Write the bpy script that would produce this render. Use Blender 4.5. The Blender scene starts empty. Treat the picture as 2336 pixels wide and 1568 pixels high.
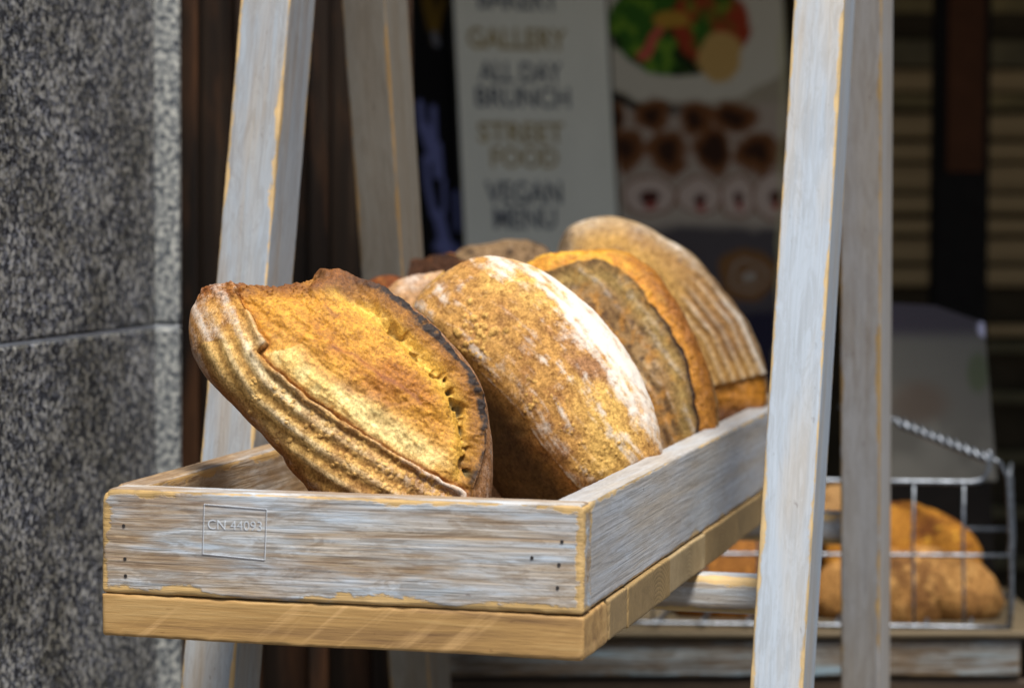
import bpy, math, random
import numpy as np
from mathutils import Matrix, Vector
random.seed(7)
S = bpy.context.scene
COL = S.collection
R_ = math.radians

# ------------------------------------------------------------------ camera
FPX, YAW, PIT, ROL = 2584.6, .2567, .0591, .0048
CAM = np.array([.503, -2.1643, .2704])
F = np.array([-math.sin(YAW)*math.cos(PIT), math.cos(YAW)*math.cos(PIT), -math.sin(PIT)])
RR = np.array([math.cos(YAW), math.sin(YAW), 0.]); UU = np.cross(RR, F)
RX = RR*math.cos(ROL)+UU*math.sin(ROL); UP = -RR*math.sin(ROL)+UU*math.cos(ROL)
K = 1024/2335.
def ray(x, y): return F+RX*((x-512)/FPX)+UP*((343.5-y)/FPX)
def at(ax, v, x, y):
    d = ray(x, y); return CAM+d*((v-CAM[ax])/d[ax])
def atn(n, o, x, y):
    n = np.array(n, float); d = ray(x, y); return CAM+d*(n@(np.array(o)-CAM)/(n@d))
def atd(x, y, D): return CAM+ray(x, y)*D
def proj(P):
    d = P-CAM; z = d@F
    return 512+FPX*(d@RX)/z, 343.5-FPX*(d@UP)/z
cd = bpy.data.cameras.new('camera'); cam = bpy.data.objects.new('camera', cd); COL.objects.link(cam)
cd.sensor_width = 36; cd.lens = FPX*36/1024; cd.clip_start = .05; cd.clip_end = 200
m = Matrix.Identity(4)
for i in range(3):
    m[i][0] = RX[i]; m[i][1] = UP[i]; m[i][2] = -F[i]; m[i][3] = CAM[i]
cam.matrix_world = m
cd.dof.use_dof = True; cd.dof.focus_distance = 2.45; cd.dof.aperture_fstop = (cd.lens/1000)/.0205
S.camera = cam

# ------------------------------------------------------------------ noise helpers
def _h(i, j, k, s):
    n = (i.astype(np.int64)*374761393+j.astype(np.int64)*668265263+k.astype(np.int64)*2147483647+s*1274126177) & 0xffffffff
    n = ((n ^ (n >> 13))*1274126177) & 0xffffffff
    n = (n ^ (n >> 16)) & 0xffff
    return n/65535.
def vn(p, s=0):
    q = np.floor(p); f = p-q; f = f*f*(3-2*f); i, j, k = q[:, 0], q[:, 1], q[:, 2]
    r = 0
    for a in (0, 1):
        for b in (0, 1):
            for c in (0, 1):
                w = (f[:, 0] if a else 1-f[:, 0])*(f[:, 1] if b else 1-f[:, 1])*(f[:, 2] if c else 1-f[:, 2])
                r = r+w*_h(i+a, j+b, k+c, s)
    return r
def fbm(p, sc, o=4, s=0, g=.5):
    t = 0; a = 1; n = 0
    for q in range(o):
        t = t+a*vn(p*sc+17.3*q, s+q); n += a; a *= g; sc = sc*2.03
    return t/n*2-1          # about -1..1
def streak(d, t, fw, fl, s=0, o=4):
    return fbm(np.stack([d*fw, t*fl, d*0], 1), 1., o, s)
def ss(a, b, x):
    t = np.clip((x-a)/(b-a), 0, 1); return t*t*(3-2*t)
def mix(a, b, t):
    t = t[:, None] if np.ndim(t) == 1 else t
    return a*(1-t)+np.array(b, float)*t if not (isinstance(b, np.ndarray) and b.ndim == 2) else a*(1-t)+b*t
def lin(r, g, b):
    f = lambda c: (c/255/12.92) if c <= 10 else ((c/255+.055)/1.055)**2.4
    return (f(r), f(g), f(b))

# ------------------------------------------------------------------ object helpers
def tag(o, label=None, cat=None, group=None, kind=None):
    if label: o['label'] = label
    if cat: o['category'] = cat
    if group: o['group'] = group
    if kind: o['kind'] = kind
    return o
def empty(name, loc, label, cat, group=None):
    o = bpy.data.objects.new(name, None); COL.objects.link(o); o.location = loc
    o.empty_display_size = .05
    return tag(o, label, cat, group)
def mesh(name, V, Fc, mat, parent=None, smooth=True, cols=None, attr=None, M=None):
    me = bpy.data.meshes.new(name)
    V = np.asarray(V, np.float32); Fc = np.asarray(Fc, np.int32)
    n = Fc.shape[1]
    me.vertices.add(len(V)); me.vertices.foreach_set('co', V.ravel())
    me.loops.add(Fc.size); me.loops.foreach_set('vertex_index', Fc.ravel())
    me.polygons.add(len(Fc)); me.polygons.foreach_set('loop_start', np.arange(0, Fc.size, n, dtype=np.int32))
    me.polygons.foreach_set('loop_total', np.full(len(Fc), n, np.int32))
    me.polygons.foreach_set('use_smooth', np.full(len(Fc), smooth, bool))
    if cols is not None:
        a = me.color_attributes.new('Col', 'FLOAT_COLOR', 'POINT')
        c = np.ones((len(V), 4), np.float32); c[:, :3] = cols; a.data.foreach_set('color', c.ravel())
    if attr is not None:
        for k, v in attr.items():
            a = me.attributes.new(k, 'FLOAT', 'POINT'); a.data.foreach_set('value', np.asarray(v, np.float32))
    me.update(calc_edges=True); me.validate()
    me.materials.append(mat)
    o = bpy.data.objects.new(name, me); COL.objects.link(o)
    if M is not None: o.matrix_world = M
    if parent is not None:
        o.parent = parent
        o.matrix_parent_inverse = Matrix.Translation(parent.location).inverted() if parent.type == 'EMPTY' else parent.matrix_world.inverted()
    return o
def frame(o, x, y, z):
    M = Matrix.Identity(4)
    for i in range(3):
        M[i][0] = x[i]; M[i][1] = y[i]; M[i][2] = z[i]; M[i][3] = o[i]
    return M
def nrm(v): v = np.asarray(v, float); return v/np.linalg.norm(v)

# ------------------------------------------------------------------ material helpers
def mat(name):
    m = bpy.data.materials.new(name); m.use_nodes = True; nt = m.node_tree
    return m, nt, nt.nodes['Principled BSDF']
class N:
    def __init__(s, nt): s.nt = nt
    def new(s, t, **k):
        n = s.nt.nodes.new(t)
        for a, b in k.items(): setattr(n, a, b)
        return n
    def link(s, a, b): s.nt.links.new(a, b)
    def coord(s, scale=(1, 1, 1), out='Object', loc=(0, 0, 0), rot=(0, 0, 0)):
        t = s.new('ShaderNodeTexCoord'); m = s.new('ShaderNodeMapping')
        m.inputs['Scale'].default_value = scale; m.inputs['Location'].default_value = loc; m.inputs['Rotation'].default_value = rot
        s.link(t.outputs[out], m.inputs[0]); return m.outputs[0]
    def noise(s, v, sc, det=5, rough=.6, dist=0):
        n = s.new('ShaderNodeTexNoise'); n.inputs['Scale'].default_value = sc; n.inputs['Detail'].default_value = det
        n.inputs['Roughness'].default_value = rough; n.inputs['Distortion'].default_value = dist
        s.link(v, n.inputs['Vector']); return n.outputs['Fac']
    def ramp(s, v, pts):
        r = s.new('ShaderNodeValToRGB'); e = r.color_ramp.elements
        while len(e) < len(pts): e.new(.5)
        for q, (p, c) in zip(e, pts): q.position = p; q.color = (*c, 1) if len(c) == 3 else c
        s.link(v, r.inputs[0]); return r.outputs[0]
    def mixc(s, f, a, b, mode='MIX'):
        n = s.new('ShaderNodeMix', data_type='RGBA', blend_type=mode)
        for i, v in ((0, f), (6, a), (7, b)):
            if hasattr(v, 'is_linked'): s.link(v, n.inputs[i])
            else: n.inputs[i].default_value = v if i == 0 else (*v, 1)
        return n.outputs[2]
    def math(s, op, a, b=0, c=0):
        n = s.new('ShaderNodeMath', operation=op)
        for i, v in enumerate((a, b, c)):
            if hasattr(v, 'is_linked'): s.link(v, n.inputs[i])
            else: n.inputs[i].default_value = v
        return n.outputs[0]
    def attr(s, name, out='Color'):
        n = s.new('ShaderNodeAttribute'); n.attribute_name = name; return n.outputs[out]
    def bump(s, bs, h, st, dist):
        b = s.new('ShaderNodeBump'); b.inputs['Strength'].default_value = st; b.inputs['Distance'].default_value = dist
        s.link(h, b.inputs['Height']); s.link(b.outputs[0], bs.inputs['Normal']); return b
def plain(name, col, rough=.7, metal=0, var=.25, sc=30, bump=.0):
    m, nt, bs = mat(name); n = N(nt)
    v = n.coord()
    if max(col) < .1: bs.inputs['Specular IOR Level'].default_value = .12
    f = n.noise(v, sc, 5, .65)
    c = n.ramp(f, [(.3, tuple(c*(1-var) for c in col)), (.7, tuple(min(1, c*(1+var)) for c in col))])
    n.link(c, bs.inputs['Base Color']); bs.inputs['Roughness'].default_value = rough; bs.inputs['Metallic'].default_value = metal
    if bump: n.bump(bs, f, bump, .002)
    return m
def wood_paint(name, paint, bare, bare2, cover=.5, wear=.0035, seed=0, streak=1.0, edgewear=1.0, gscale=1.0):
    """paint worn thin over pale timber; bare wood on the corners and along the grain. Local X is the grain."""
    m, nt, bs = mat(name); n = N(nt)
    v = n.coord((2.2*gscale, 34*gscale, 34*gscale), loc=(seed*3.1, seed*1.7, 0))
    vf = n.coord((14, 420, 420), loc=(seed, seed, 0))
    vw = n.coord((1, 1, 1), loc=(seed*.7, 0, seed))
    grain = n.noise(v, 1.0, 7, .62, 1.5)
    fine = n.noise(vf, 1.0, 4, .7)
    blot = n.noise(vw, 22, 5, .62)
    big = n.noise(n.coord((5, 11, 11), loc=(seed, 2*seed, 0)), 1.0, 4, .6, .5)
    g2 = n.math('ADD', n.math('MULTIPLY', grain, .65), n.math('MULTIPLY', big, .35))
    wood = n.ramp(n.math('ADD', n.math('MULTIPLY', grain, .7), n.math('MULTIPLY', fine, .3)), [(.36, bare2), (.6, bare)])
    q_ = min(1., streak); dark = tuple(c*(1-.34*q_) for c in paint); lt = tuple(min(.95, c*(1+.22*q_)) for c in paint)
    pc = n.ramp(n.math('ADD', n.math('MULTIPLY', g2, .7), n.math('MULTIPLY', fine, .3)), [(.38, dark), (.5, paint), (.64, lt)])
    tint = n.ramp(n.noise(n.coord((3, 26, 26), loc=(seed*4, 8, 1)), 1, 4, .6), [(.42, (0, 0, 0)), (.66, (.55, .55, .55))])
    pc = n.mixc(tint, pc, tuple(a*k for a, k in zip((max(paint),)*3, (.92, .80, .64))))
    thin = n.ramp(g2, [(cover-.06, (1, 1, 1)), (cover+.09, (0, 0, 0))])       # 1 = bare
    thin = n.math('MULTIPLY', thin, .62*streak)
    e = n.attr('edge', 'Fac')
    bl2 = n.math('ADD', n.math('MULTIPLY', blot, .5), n.math('MULTIPLY', n.noise(n.coord((14, 60, 60), loc=(seed, 4, 4)), 1, 6, .75), .5))
    lim = n.math('ADD', wear*edgewear, n.math('MULTIPLY', n.math('SUBTRACT', bl2, .5), wear*9*edgewear))
    lim = n.math('MULTIPLY', lim, n.math('MULTIPLY_ADD', n.noise(n.coord((7, 7, 7), loc=(seed, 6, 2)), 1, 3, .6), 3.2, -.7))
    em = n.math('SUBTRACT', 1, n.math('SMOOTH_MIN', 1, n.math('DIVIDE', e, lim), .1))
    mr = n.new('ShaderNodeMapRange'); mr.interpolation_type = 'SMOOTHSTEP'
    n.link(n.math('SUBTRACT', lim, e), mr.inputs[0]); mr.inputs[1].default_value = -.0012; mr.inputs[2].default_value = .0012
    edge = mr.outputs[0]
    c = n.mixc(thin, pc, wood)
    sc_l = n.ramp(n.noise(n.coord((5, 260, 260), loc=(seed*2, 1, 7)), 1, 3, .6), [(.57, (1, 1, 1)), (.66, (.50, .44, .40))])
    c = n.mixc(min(.38, .32*streak), c, sc_l, 'MULTIPLY')
    sw = n.ramp(n.noise(n.coord((16, 90, 90), loc=(seed*5, 2, 7), rot=(0, R_(14), 0)), 1, 6, .75, 1.2), [(.44, (.72, .66, .60)), (.54, (1.08, 1.08, 1.08))])
    c = n.mixc(.7*streak, c, sw, 'MULTIPLY')
    c = n.mixc(n.math('MULTIPLY', edge, .92), c, n.ramp(n.math('ADD', n.math('MULTIPLY', grain, .5), n.math('MULTIPLY', blot, .5)), [(.38, tuple(q*.5 for q in bare)), (.5, bare), (.66, tuple(min(1, q*1.35) for q in bare))]))
    spots = n.ramp(n.noise(n.coord((1, 2.2, 2.2), loc=(seed, 9, 3)), 60, 3, .5), [(.70, (1, 1, 1)), (.76, (.42, .36, .33))])
    c = n.mixc(.6, c, spots, 'MULTIPLY')
    n.link(c, bs.inputs['Base Color']); bs.inputs['Roughness'].default_value = .62
    h = n.math('ADD', n.math('MULTIPLY', fine, .5), n.math('ADD', grain, n.math('MULTIPLY', edge, -.4)))
    n.bump(bs, n.math('ADD', h, n.noise(n.coord((5, 260, 260), loc=(seed*2, 1, 7)), 1, 3, .6)), min(.8, .3+.35*streak), .0014)
    return m
def wood_bare(name, c1, c2, c3, seed=0, saw=True):
    m, nt, bs = mat(name); n = N(nt)
    grain = n.noise(n.coord((3, 60, 60), loc=(seed*3, seed, 0)), 1, 7, .65, .6)
    fine = n.noise(n.coord((20, 500, 500), loc=(seed, seed, 0)), 1, 3, .7)
    c = n.ramp(n.math('ADD', n.math('MULTIPLY', grain, .75), n.math('MULTIPLY', fine, .25)), [(.33, c2), (.52, c1), (.72, c3)])
    if saw:
        mp = n.new('ShaderNodeMapping'); mp.inputs['Scale'].default_value = (85, 20, 7); n.link(n.coord(rot=(0, R_(-52), 0), loc=(seed, 0, 0)), mp.inputs[0])
        f = n.noise(mp.outputs[0], 1, 3, .55)
        br = n.noise(n.coord((9, 9, 9), loc=(seed, 0, 0)), 1, 3)
        f = n.math('MULTIPLY', n.ramp(f, [(.55, (0, 0, 0)), (.68, (1, 1, 1))]), n.ramp(br, [(.38, (.1, .1, .1)), (.6, (.6, .6, .6))]))
        c = n.mixc(f, c, tuple(min(1, x*1.45+.06) for x in c1))
    sp = n.ramp(n.noise(n.coord((1.2, 3, 3), loc=(seed, 5, 3)), 34, 4, .6), [(.66, (1, 1, 1)), (.76, (.4, .33, .28))])
    c = n.mixc(.8, c, sp, 'MULTIPLY')
    n.link(c, bs.inputs['Base Color']); bs.inputs['Roughness'].default_value = .7
    n.bump(bs, n.math('ADD', grain, n.math('MULTIPLY', fine, .6)), .5, .0012)
    return m
def end_grain(name, c1, c2, seed):
    m, nt, bs = mat(name); n = N(nt)
    w = n.new('ShaderNodeTexWave', wave_type='RINGS', rings_direction='X', wave_profile='SAW')
    n.link(n.coord((1, 1, 1), loc=(0, -.02+.03*math.sin(seed*5), .045+.01*math.cos(seed*3))), w.inputs[0])
    w.inputs['Scale'].default_value = 70; w.inputs['Distortion'].default_value = 1.5; w.inputs['Detail Scale'].default_value = 3
    f = n.noise(n.coord((60, 60, 60), loc=(seed, seed, seed)), 1, 5, .7)
    g = n.noise(n.coord((3, 60, 60), loc=(seed*3, seed, 0)), 1, 6, .65, .6)
    c = n.ramp(n.math('ADD', n.math('MULTIPLY', w.outputs['Fac'], .3), n.math('ADD', n.math('MULTIPLY', f, .5), n.math('MULTIPLY', g, .2))), [(.35, c2), (.65, c1)])
    n.link(c, bs.inputs['Base Color']); bs.inputs['Roughness'].default_value = .75
    n.bump(bs, n.math('ADD', f, w.outputs['Fac']), .35, .001)
    return m

# ------------------------------------------------------------------ a board with worn, rounded corners
def lines(L, step):
    e = [0, .0009, .0018, .003, .0045, .0065, .009, .013]
    e = [v for v in e if v < L*.45]
    a = [-L/2+v for v in e]; b = [L/2-v for v in e][::-1]
    n = max(1, int((b[0]-a[-1])/step)); mid = list(np.linspace(a[-1], b[0], n+1)[1:-1])
    return np.array(a+mid+b)
def boxmesh(L, W, H, r=.003, step=(.006, .012, .012), rough=1.0, seed=0, warp=.0):
    xs, ys, zs = lines(L, step[0]), lines(W, step[1]), lines(H, step[2])
    V = []; Q = []; off = 0
    for ax, (u, w) in ((0, (1, 2)), (1, (2, 0)), (2, (0, 1))):
        A = (xs, ys, zs)
        for sgn in (-1, 1):
            U, Wd = np.meshgrid(A[u], A[w], indexing='ij')
            P = np.zeros((U.size, 3)); P[:, u] = U.ravel(); P[:, w] = Wd.ravel(); P[:, ax] = sgn*(L, W, H)[ax]/2
            nu, nw = U.shape
            i = np.arange(nu*nw).reshape(nu, nw)
            q = np.stack([i[:-1, :-1], i[1:, :-1], i[1:, 1:], i[:-1, 1:]], -1).reshape(-1, 4)
            if sgn < 0: q = q[:, ::-1]
            V.append(P); Q.append(q+off); off += len(P)
    V = np.concatenate(V); Q = np.concatenate(Q)
    key = np.round(V*1e6).astype(np.int64)
    _, idx, inv = np.unique(key, axis=0, return_index=True, return_inverse=True)
    V = V[idx]; Q = inv.reshape(-1)[Q]
    h = np.array([L, W, H])/2
    d = np.sort(h-np.abs(V), axis=1); edge = d[:, 1]
    nz = fbm(V, 28, 3, seed)*.5+fbm(V*np.array([1, 1, 1]), 120, 2, seed+5)*.5
    rr = r*(1+.9*rough*nz)[:, None]
    rr = np.clip(rr, r*.3, min(L, W, H)*.45)
    inner = np.clip(V, -(h-rr), h-rr); dv = V-inner; ln = np.linalg.norm(dv, axis=1, keepdims=True)
    V2 = np.where(ln > 1e-9, inner+dv/np.maximum(ln, 1e-9)*rr, V)
    if warp: V2 += (np.stack([fbm(V, 9, 2, seed+9+i) for i in range(3)], 1))*warp
    return V2, Q, edge
def board(name, P, X, Y, L, W, H, m, parent, r=.003, step=(.006, .012, .012), rough=1., seed=0, warp=0., topclean=False):
    X = nrm(X); Z = nrm(np.cross(X, Y)); Y = np.cross(Z, X)
    V, Q, e = boxmesh(L, W, H, r, step, rough, seed, warp)
    if topclean: e = e+.02*ss(H/2-.0016, H/2-.0003, V[:, 2])
    return mesh(name, V, Q, m, parent, True, attr={'edge': e}, M=frame(P, X, Y, Z))
def tube(pts, r, seg=10, closed=False):
    pts = [np.array(p, float) for p in pts]; V = []; Q = []
    n = len(pts)
    ref = np.array([.13, .31, .94])
    for i, p in enumerate(pts):
        t = nrm(pts[min(i+1, n-1)]-pts[max(i-1, 0)])
        a = nrm(np.cross(t, ref)); b = np.cross(t, a)
        for k in range(seg):
            w = 2*math.pi*k/seg; V.append(p+r*(a*math.cos(w)+b*math.sin(w)))
    for i in range(n-1):
        for k in range(seg):
            a = i*seg+k; b = i*seg+(k+1) % seg
            Q.append((a, b, b+seg, a+seg))
    # caps
    for base, flip in ((0, True), ((n-1)*seg, False)):
        c = len(V); V.append(pts[0] if flip else pts[-1])
        for k in range(0, seg, 2):
            q = [base+k, base+(k+1) % seg, base+(k+2) % seg, c]
            Q.append(tuple(q[::-1]) if flip else tuple(q))
    return np.array(V), np.array(Q)
def join(parts):
    V = []; Q = []; o = 0
    for v, q in parts: V.append(v); Q.append(q+o); o += len(v)
    return np.concatenate(V), np.concatenate(Q)

# ------------------------------------------------------------------ palette
PAINT = (.47, .54, .64)
M_leg = wood_paint('painted leg wood', (.39, .45, .53), (.54, .38, .17), (.38, .25, .12), cover=.36, wear=.0030, seed=1, streak=.4)
M_leg2 = wood_paint('greyer painted leg wood', (.40, .40, .41), (.42, .27, .10), (.30, .22, .13), cover=.42, wear=.0028, seed=4, streak=.5)
M_legl = wood_paint('greyer leg wood', (.29, .33, .385), (.50, .34, .15), (.30, .21, .12), cover=.42, wear=.0032, seed=12, streak=.5)
M_leg3 = wood_paint('shaded tan leg wood', (.25, .235, .205), (.32, .2, .08), (.20, .14, .08), cover=.42, wear=.0028, seed=5, streak=.5)  # left rear leg: shade from the shop put into a darker tan
M_front = wood_paint('worn painted board', (.42, .50, .60), (.54, .35, .13), (.26, .17, .10), cover=.48, wear=.0055, seed=2, streak=1.3)
M_side = wood_paint('painted side board', (.43, .46, .51), (.54, .38, .18), (.36, .29, .21), cover=.45, wear=.0034, seed=3, streak=.5)
M_sidel = wood_paint('browner side board', (.34, .33, .33), (.42, .26, .10), (.20, .13, .08), cover=.54, wear=.005, seed=9, streak=1.35)
M_base = wood_bare('sawn pine', (.43, .255, .09), (.20, .11, .045), (.58, .39, .17), seed=3)
M_rung = wood_paint('painted rung', (.42, .48, .56), (.50, .34, .14), (.30, .2, .1), cover=.46, wear=.004, seed=8)
M_nail = plain('nail head', (.05, .045, .045), .6, .3)
M_scr = plain('pressed stamp line', (.62, .68, .76), .7, 0, .15)
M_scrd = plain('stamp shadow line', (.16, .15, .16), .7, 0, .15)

# ------------------------------------------------------------------ bread tray
W = .45; T = .031; H1 = .096; H2 = .039; TL = 1.27
tray = empty('bread_tray', (-W/2, TL/2, -H1-H2), 'worn blue grey wooden tray on a pale plank base, filled with crusty loaves', 'tray')
board('front_board', (-W/2, T/2, -H1/2), (1, 0, 0), (0, 1, 0), W, T, H1, M_front, tray, r=.0042, step=(.005, .008, .006), seed=11, rough=1.3, topclean=True)
fb = tray.children[0] if tray.children else None
fb = [o for o in bpy.data.objects if o.name == 'front_board'][0]
# knocked-off upper corners
nv_ = len(fb.data.vertices); co = np.empty(nv_*3, np.float32); fb.data.vertices.foreach_get('co', co); co = co.reshape(-1, 3)
for sx, rc in ((-1, .013), (1, .006)):
    cx_, cz_ = sx*(W/2-rc), H1/2-rc
    u_, w_ = (co[:, 0]-cx_)*sx, co[:, 2]-cz_; k_ = (u_ > 0) & (w_ > 0); m_ = np.maximum(u_, w_); l_ = np.hypot(u_, w_)+1e-9
    f_ = np.where(k_, m_/l_, 1); co[:, 0] = np.where(k_, cx_+sx*u_*f_, co[:, 0]); co[:, 2] = np.where(k_, cz_+w_*f_, co[:, 2])
fb.data.vertices.foreach_set('co', co.ravel()); fb.data.update()
for s, x in ((0, -T/2-.0015), (1, -W+T/2+.0015)):
    board('side_board', (x, T+(TL-2*T)/2, -H1/2), (0, 1, 0), (-1, 0, 0), TL-2*T, T, H1, (M_side, M_sidel)[s], tray, r=.0035, step=(.006, .008, .008), seed=13+s, topclean=True)
board('back_board', (-W/2, TL-T/2, -H1/2), (1, 0, 0), (0, 1, 0), W, T, H1, M_side, tray, r=.003, seed=15)
js = [-.001, .099, .176, .376, .575, .781, .95, 1.12, TL]
for i in range(len(js)-1):
    y0, y1 = js[i], js[i+1]
    if i == 0: mm = M_base
    else: mm = end_grain('plank end grain %d' % i, *[((.48, .33, .15), (.27, .17, .07)), ((.40, .27, .12), (.24, .16, .07)), ((.36, .24, .10), (.20, .13, .05)), ((.44, .33, .18), (.28, .2, .1))][i % 4], i)
    board('base_plank', (-W/2+.0015*math.sin(i*7), (y0+y1)/2, -H1-.001-H2/2), (1, 0, 0), (0, 1, 0), W+.001*(i % 3), y1-y0-.0032, H2-.0015*(i % 2), mm, tray,
          r=.0035 if i == 0 else .002, step=(.006, .01, .008), seed=20+i, rough=1.6 if i == 0 else 1.2, warp=.0018 if i == 0 else .0008)
def disc(name, c, n, r, m, parent, seg=14, t=.001):
    n = nrm(n); a = nrm(np.cross(n, (.2, .3, .9))); b = np.cross(n, a)
    V, Q = tube([np.array(c)-n*t, np.array(c)+n*t*.4], r, seg)
    return mesh(name, V, Q, m, parent, False)
for x, y in ((123.7, 525), (125, 558), (125.6, 575), (559, 564), (557.6, 587), (562, 541), (532, 557)):
    p = at(1, 0, x, y); disc('nail', p+np.array([0, -.0002, 0]), (0, -1, 0), .0016, M_nail, tray)
# the pressed stamp on the front board: a square outline and CN 44093
def text_mesh(body, size, font_scale_x=1., bold=0., ext=.0004):
    c = bpy.data.curves.new('t', 'FONT'); c.body = body; c.size = size; c.extrude = ext; c.offset = bold; c.align_x = 'CENTER'
    c.resolution_u = 3
    o = bpy.data.objects.new('t', c); COL.objects.link(o)
    dg = bpy.context.evaluated_depsgraph_get(); dg.update()
    me = bpy.data.meshes.new_from_object(o.evaluated_get(dg))
    bpy.data.objects.remove(o); bpy.data.curves.remove(c)
    return me
def text_obj(name, body, size, M, m, parent, sx=1., bold=0., ext=.0004):
    me = text_mesh(body, size, 1, bold, ext)
    for v in me.vertices: v.co.x *= sx
    me.materials.clear(); me.materials.append(m); me.name = name
    o = bpy.data.objects.new(name, me); COL.objects.link(o); o.matrix_world = M
    if parent is not None:
        o.parent = parent
        o.matrix_parent_inverse = Matrix.Translation(parent.location).inverted() if parent.type == 'EMPTY' else parent.matrix_world.inverted()
    return o
c4 = [at(1, 0, *p) for p in ((204.5, 503.5), (267, 508.5), (265, 559), (203, 553))]
prt = []
for i in range(4):
    a, b = c4[i].copy(), c4[(i+1) % 4].copy(); a[1] = b[1] = -.0001
    prt.append(tube([a, b], .00032, 6))
V, Q = join(prt); mesh('stamp_outline', V, Q, M_scr, fb, False)
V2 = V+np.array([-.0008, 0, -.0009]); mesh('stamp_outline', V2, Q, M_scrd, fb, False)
tp = at(1, 0, 235, 526); ln = np.linalg.norm(at(1, 0, 263, 528)-at(1, 0, 209, 525))
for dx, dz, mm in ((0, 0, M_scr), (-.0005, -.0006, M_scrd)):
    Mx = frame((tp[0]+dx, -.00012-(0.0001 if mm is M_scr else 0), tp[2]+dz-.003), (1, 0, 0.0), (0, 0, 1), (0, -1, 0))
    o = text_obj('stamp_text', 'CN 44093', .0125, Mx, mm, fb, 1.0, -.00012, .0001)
    bb = o.data.vertices; w_ = max(v.co.x for v in bb)-min(v.co.x for v in bb)
    for v in bb: v.co.x *= ln/w_

# ------------------------------------------------------------------ A-frame display stand
stand = empty('display_stand', (-.18, .75, -1.0), 'pale painted wooden A frame stand whose tapering legs carry the bread tray', 'stand')
def leg(a, b, w, d, m, seed, k=0.):
    """a, b: two points of the leg's front right corner line; w across, d deep"""
    a, b = np.array(a), np.array(b)
    X = nrm(a-b); zt, zb = 1.02, -.995
    top = b+(a-b)*((zt-b[2])/(a[2]-b[2])); bot = b+(a-b)*((zb-b[2])/(a[2]-b[2]))
    Yd = nrm(np.array([0, 1, 0])-X*X[1])
    Zd = np.cross(X, Yd)            # points to +X or -X
    if Zd[0] > 0: sx = 1
    else: sx = -1
    c = (top+bot)/2+Yd*d/2-Zd*sx*w/2
    return board('leg', c, X, Yd, np.linalg.norm(top-bot), d, w, m, stand, r=.0028, step=(.006, .012, .012), seed=seed)
XL = -.463
leg(at(0, XL, 290, 0), at(0, XL, 236, 645), .0585, .084, M_legl, 31)
leg(at(0, XL, 385, 0), at(0, XL, 427.5, 645), .0565, .095, M_leg3, 32)
nR, oR = (1, 0, -.018), (.135, 0, 0)
leg(atn(nR, oR, 845, 0), atn(nR, oR, 803, 687), .0545, .085, M_leg, 33)
leg(atn(nR, oR, 882, 0), atn(nR, oR, 879.6, 687), .0500, .115, M_leg2, 34)
def rung(y, zt, x0, x1, h, seed):
    board('rung', ((x0+x1)/2, y, zt-h/2), (1, 0, 0), (0, 1, 0), x1-x0, .044, h, M_rung, stand, r=.0125, step=(.008, .008, .008), rough=.15, seed=seed)
rung(.555, -.1375, -.50, .11, .041, 41)
rung(1.13, -.1375, -.50, .11, .041, 42)

# ------------------------------------------------------------------ loaves
def cubesphere(n):
    t = np.tan(np.linspace(-math.pi/4, math.pi/4, n+1)); I = np.arange(n+1)
    V = []; Q = []; K_ = []; off = 0
    for ax in range(3):
        for sg in (-1, 1):
            A, B = np.meshgrid(I, I, indexing='ij')
            P = np.zeros((A.size, 3)); G = np.zeros((A.size, 3), np.int64)
            u, w = (ax+1) % 3, (ax+2) % 3
            P[:, ax] = sg; P[:, u] = t[A.ravel()]; P[:, w] = t[B.ravel()]
            G[:, ax] = n if sg > 0 else 0; G[:, u] = A.ravel(); G[:, w] = B.ravel()
            i = np.arange(A.size).reshape(n+1, n+1)
            q = np.stack([i[:-1, :-1], i[1:, :-1], i[1:, 1:], i[:-1, 1:]], -1).reshape(-1, 4)
            if sg < 0: q = q[:, ::-1]
            V.append(P); Q.append(q+off); K_.append(G); off += A.size
    V = np.concatenate(V); Q = np.concatenate(Q); G = np.concatenate(K_)
    key = (G[:, 0]*4096+G[:, 1])*4096+G[:, 2]
    _, idx, inv = np.unique(key, return_index=True, return_inverse=True)
    V = V[idx]; Q = inv.reshape(-1)[Q]
    return V/np.linalg.norm(V, axis=1, keepdims=True), Q
_cs = {}
def poly_sd(q, pts):
    """signed distance (picture units) to a polyline: positive on its left-hand side when walking (y down), plus arc parameter"""
    pts = np.array(pts, float); best = np.full(len(q), 1e9); sg = np.ones(len(q)); tt = np.zeros(len(q)); acc = 0
    for i in range(len(pts)-1):
        a, b = pts[i], pts[i+1]; d = b-a; L = np.hypot(*d)
        t = ((q-a)@d)/L**2; tc = np.clip(t, 0, 1)
        r = q-(a+tc[:, None]*d); ds = np.hypot(r[:, 0], r[:, 1])
        cr = d[0]*(q[:, 1]-a[1])-d[1]*(q[:, 0]-a[0])
        u = ds < best-1e-9
        best = np.where(u, ds, best); sg = np.where(u, -np.sign(cr), sg); tt = np.where(u, acc+tc*L, tt); acc += L
    return best*sg, tt/acc
def blisters(P, q, front, cx, cy, spread, n, rng, rmin, rmax, h):
    out = np.zeros(len(P)); msk = np.zeros(len(P))
    fi = np.where(front)[0]; pf = q[fi]
    for i in range(n):
        c = np.array([rng.normal(cx, spread[0]), rng.normal(cy, spread[1])]) if callable(cx) is False else cx(rng)
        r = rng.uniform(rmin, rmax)**1.0
        d2 = (pf[:, 0]-c[0])**2+(pf[:, 1]-c[1])**2
        k = np.where(d2 < r*r)[0]
        if len(k):
            v = 1-d2[k]/(r*r)
            out[fi[k]] = np.maximum(out[fi[k]], np.sqrt(v)*h*r/rmax); msk[fi[k]] = np.maximum(msk[fi[k]], np.clip(v*2, 0, 1))
    return out, msk
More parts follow.
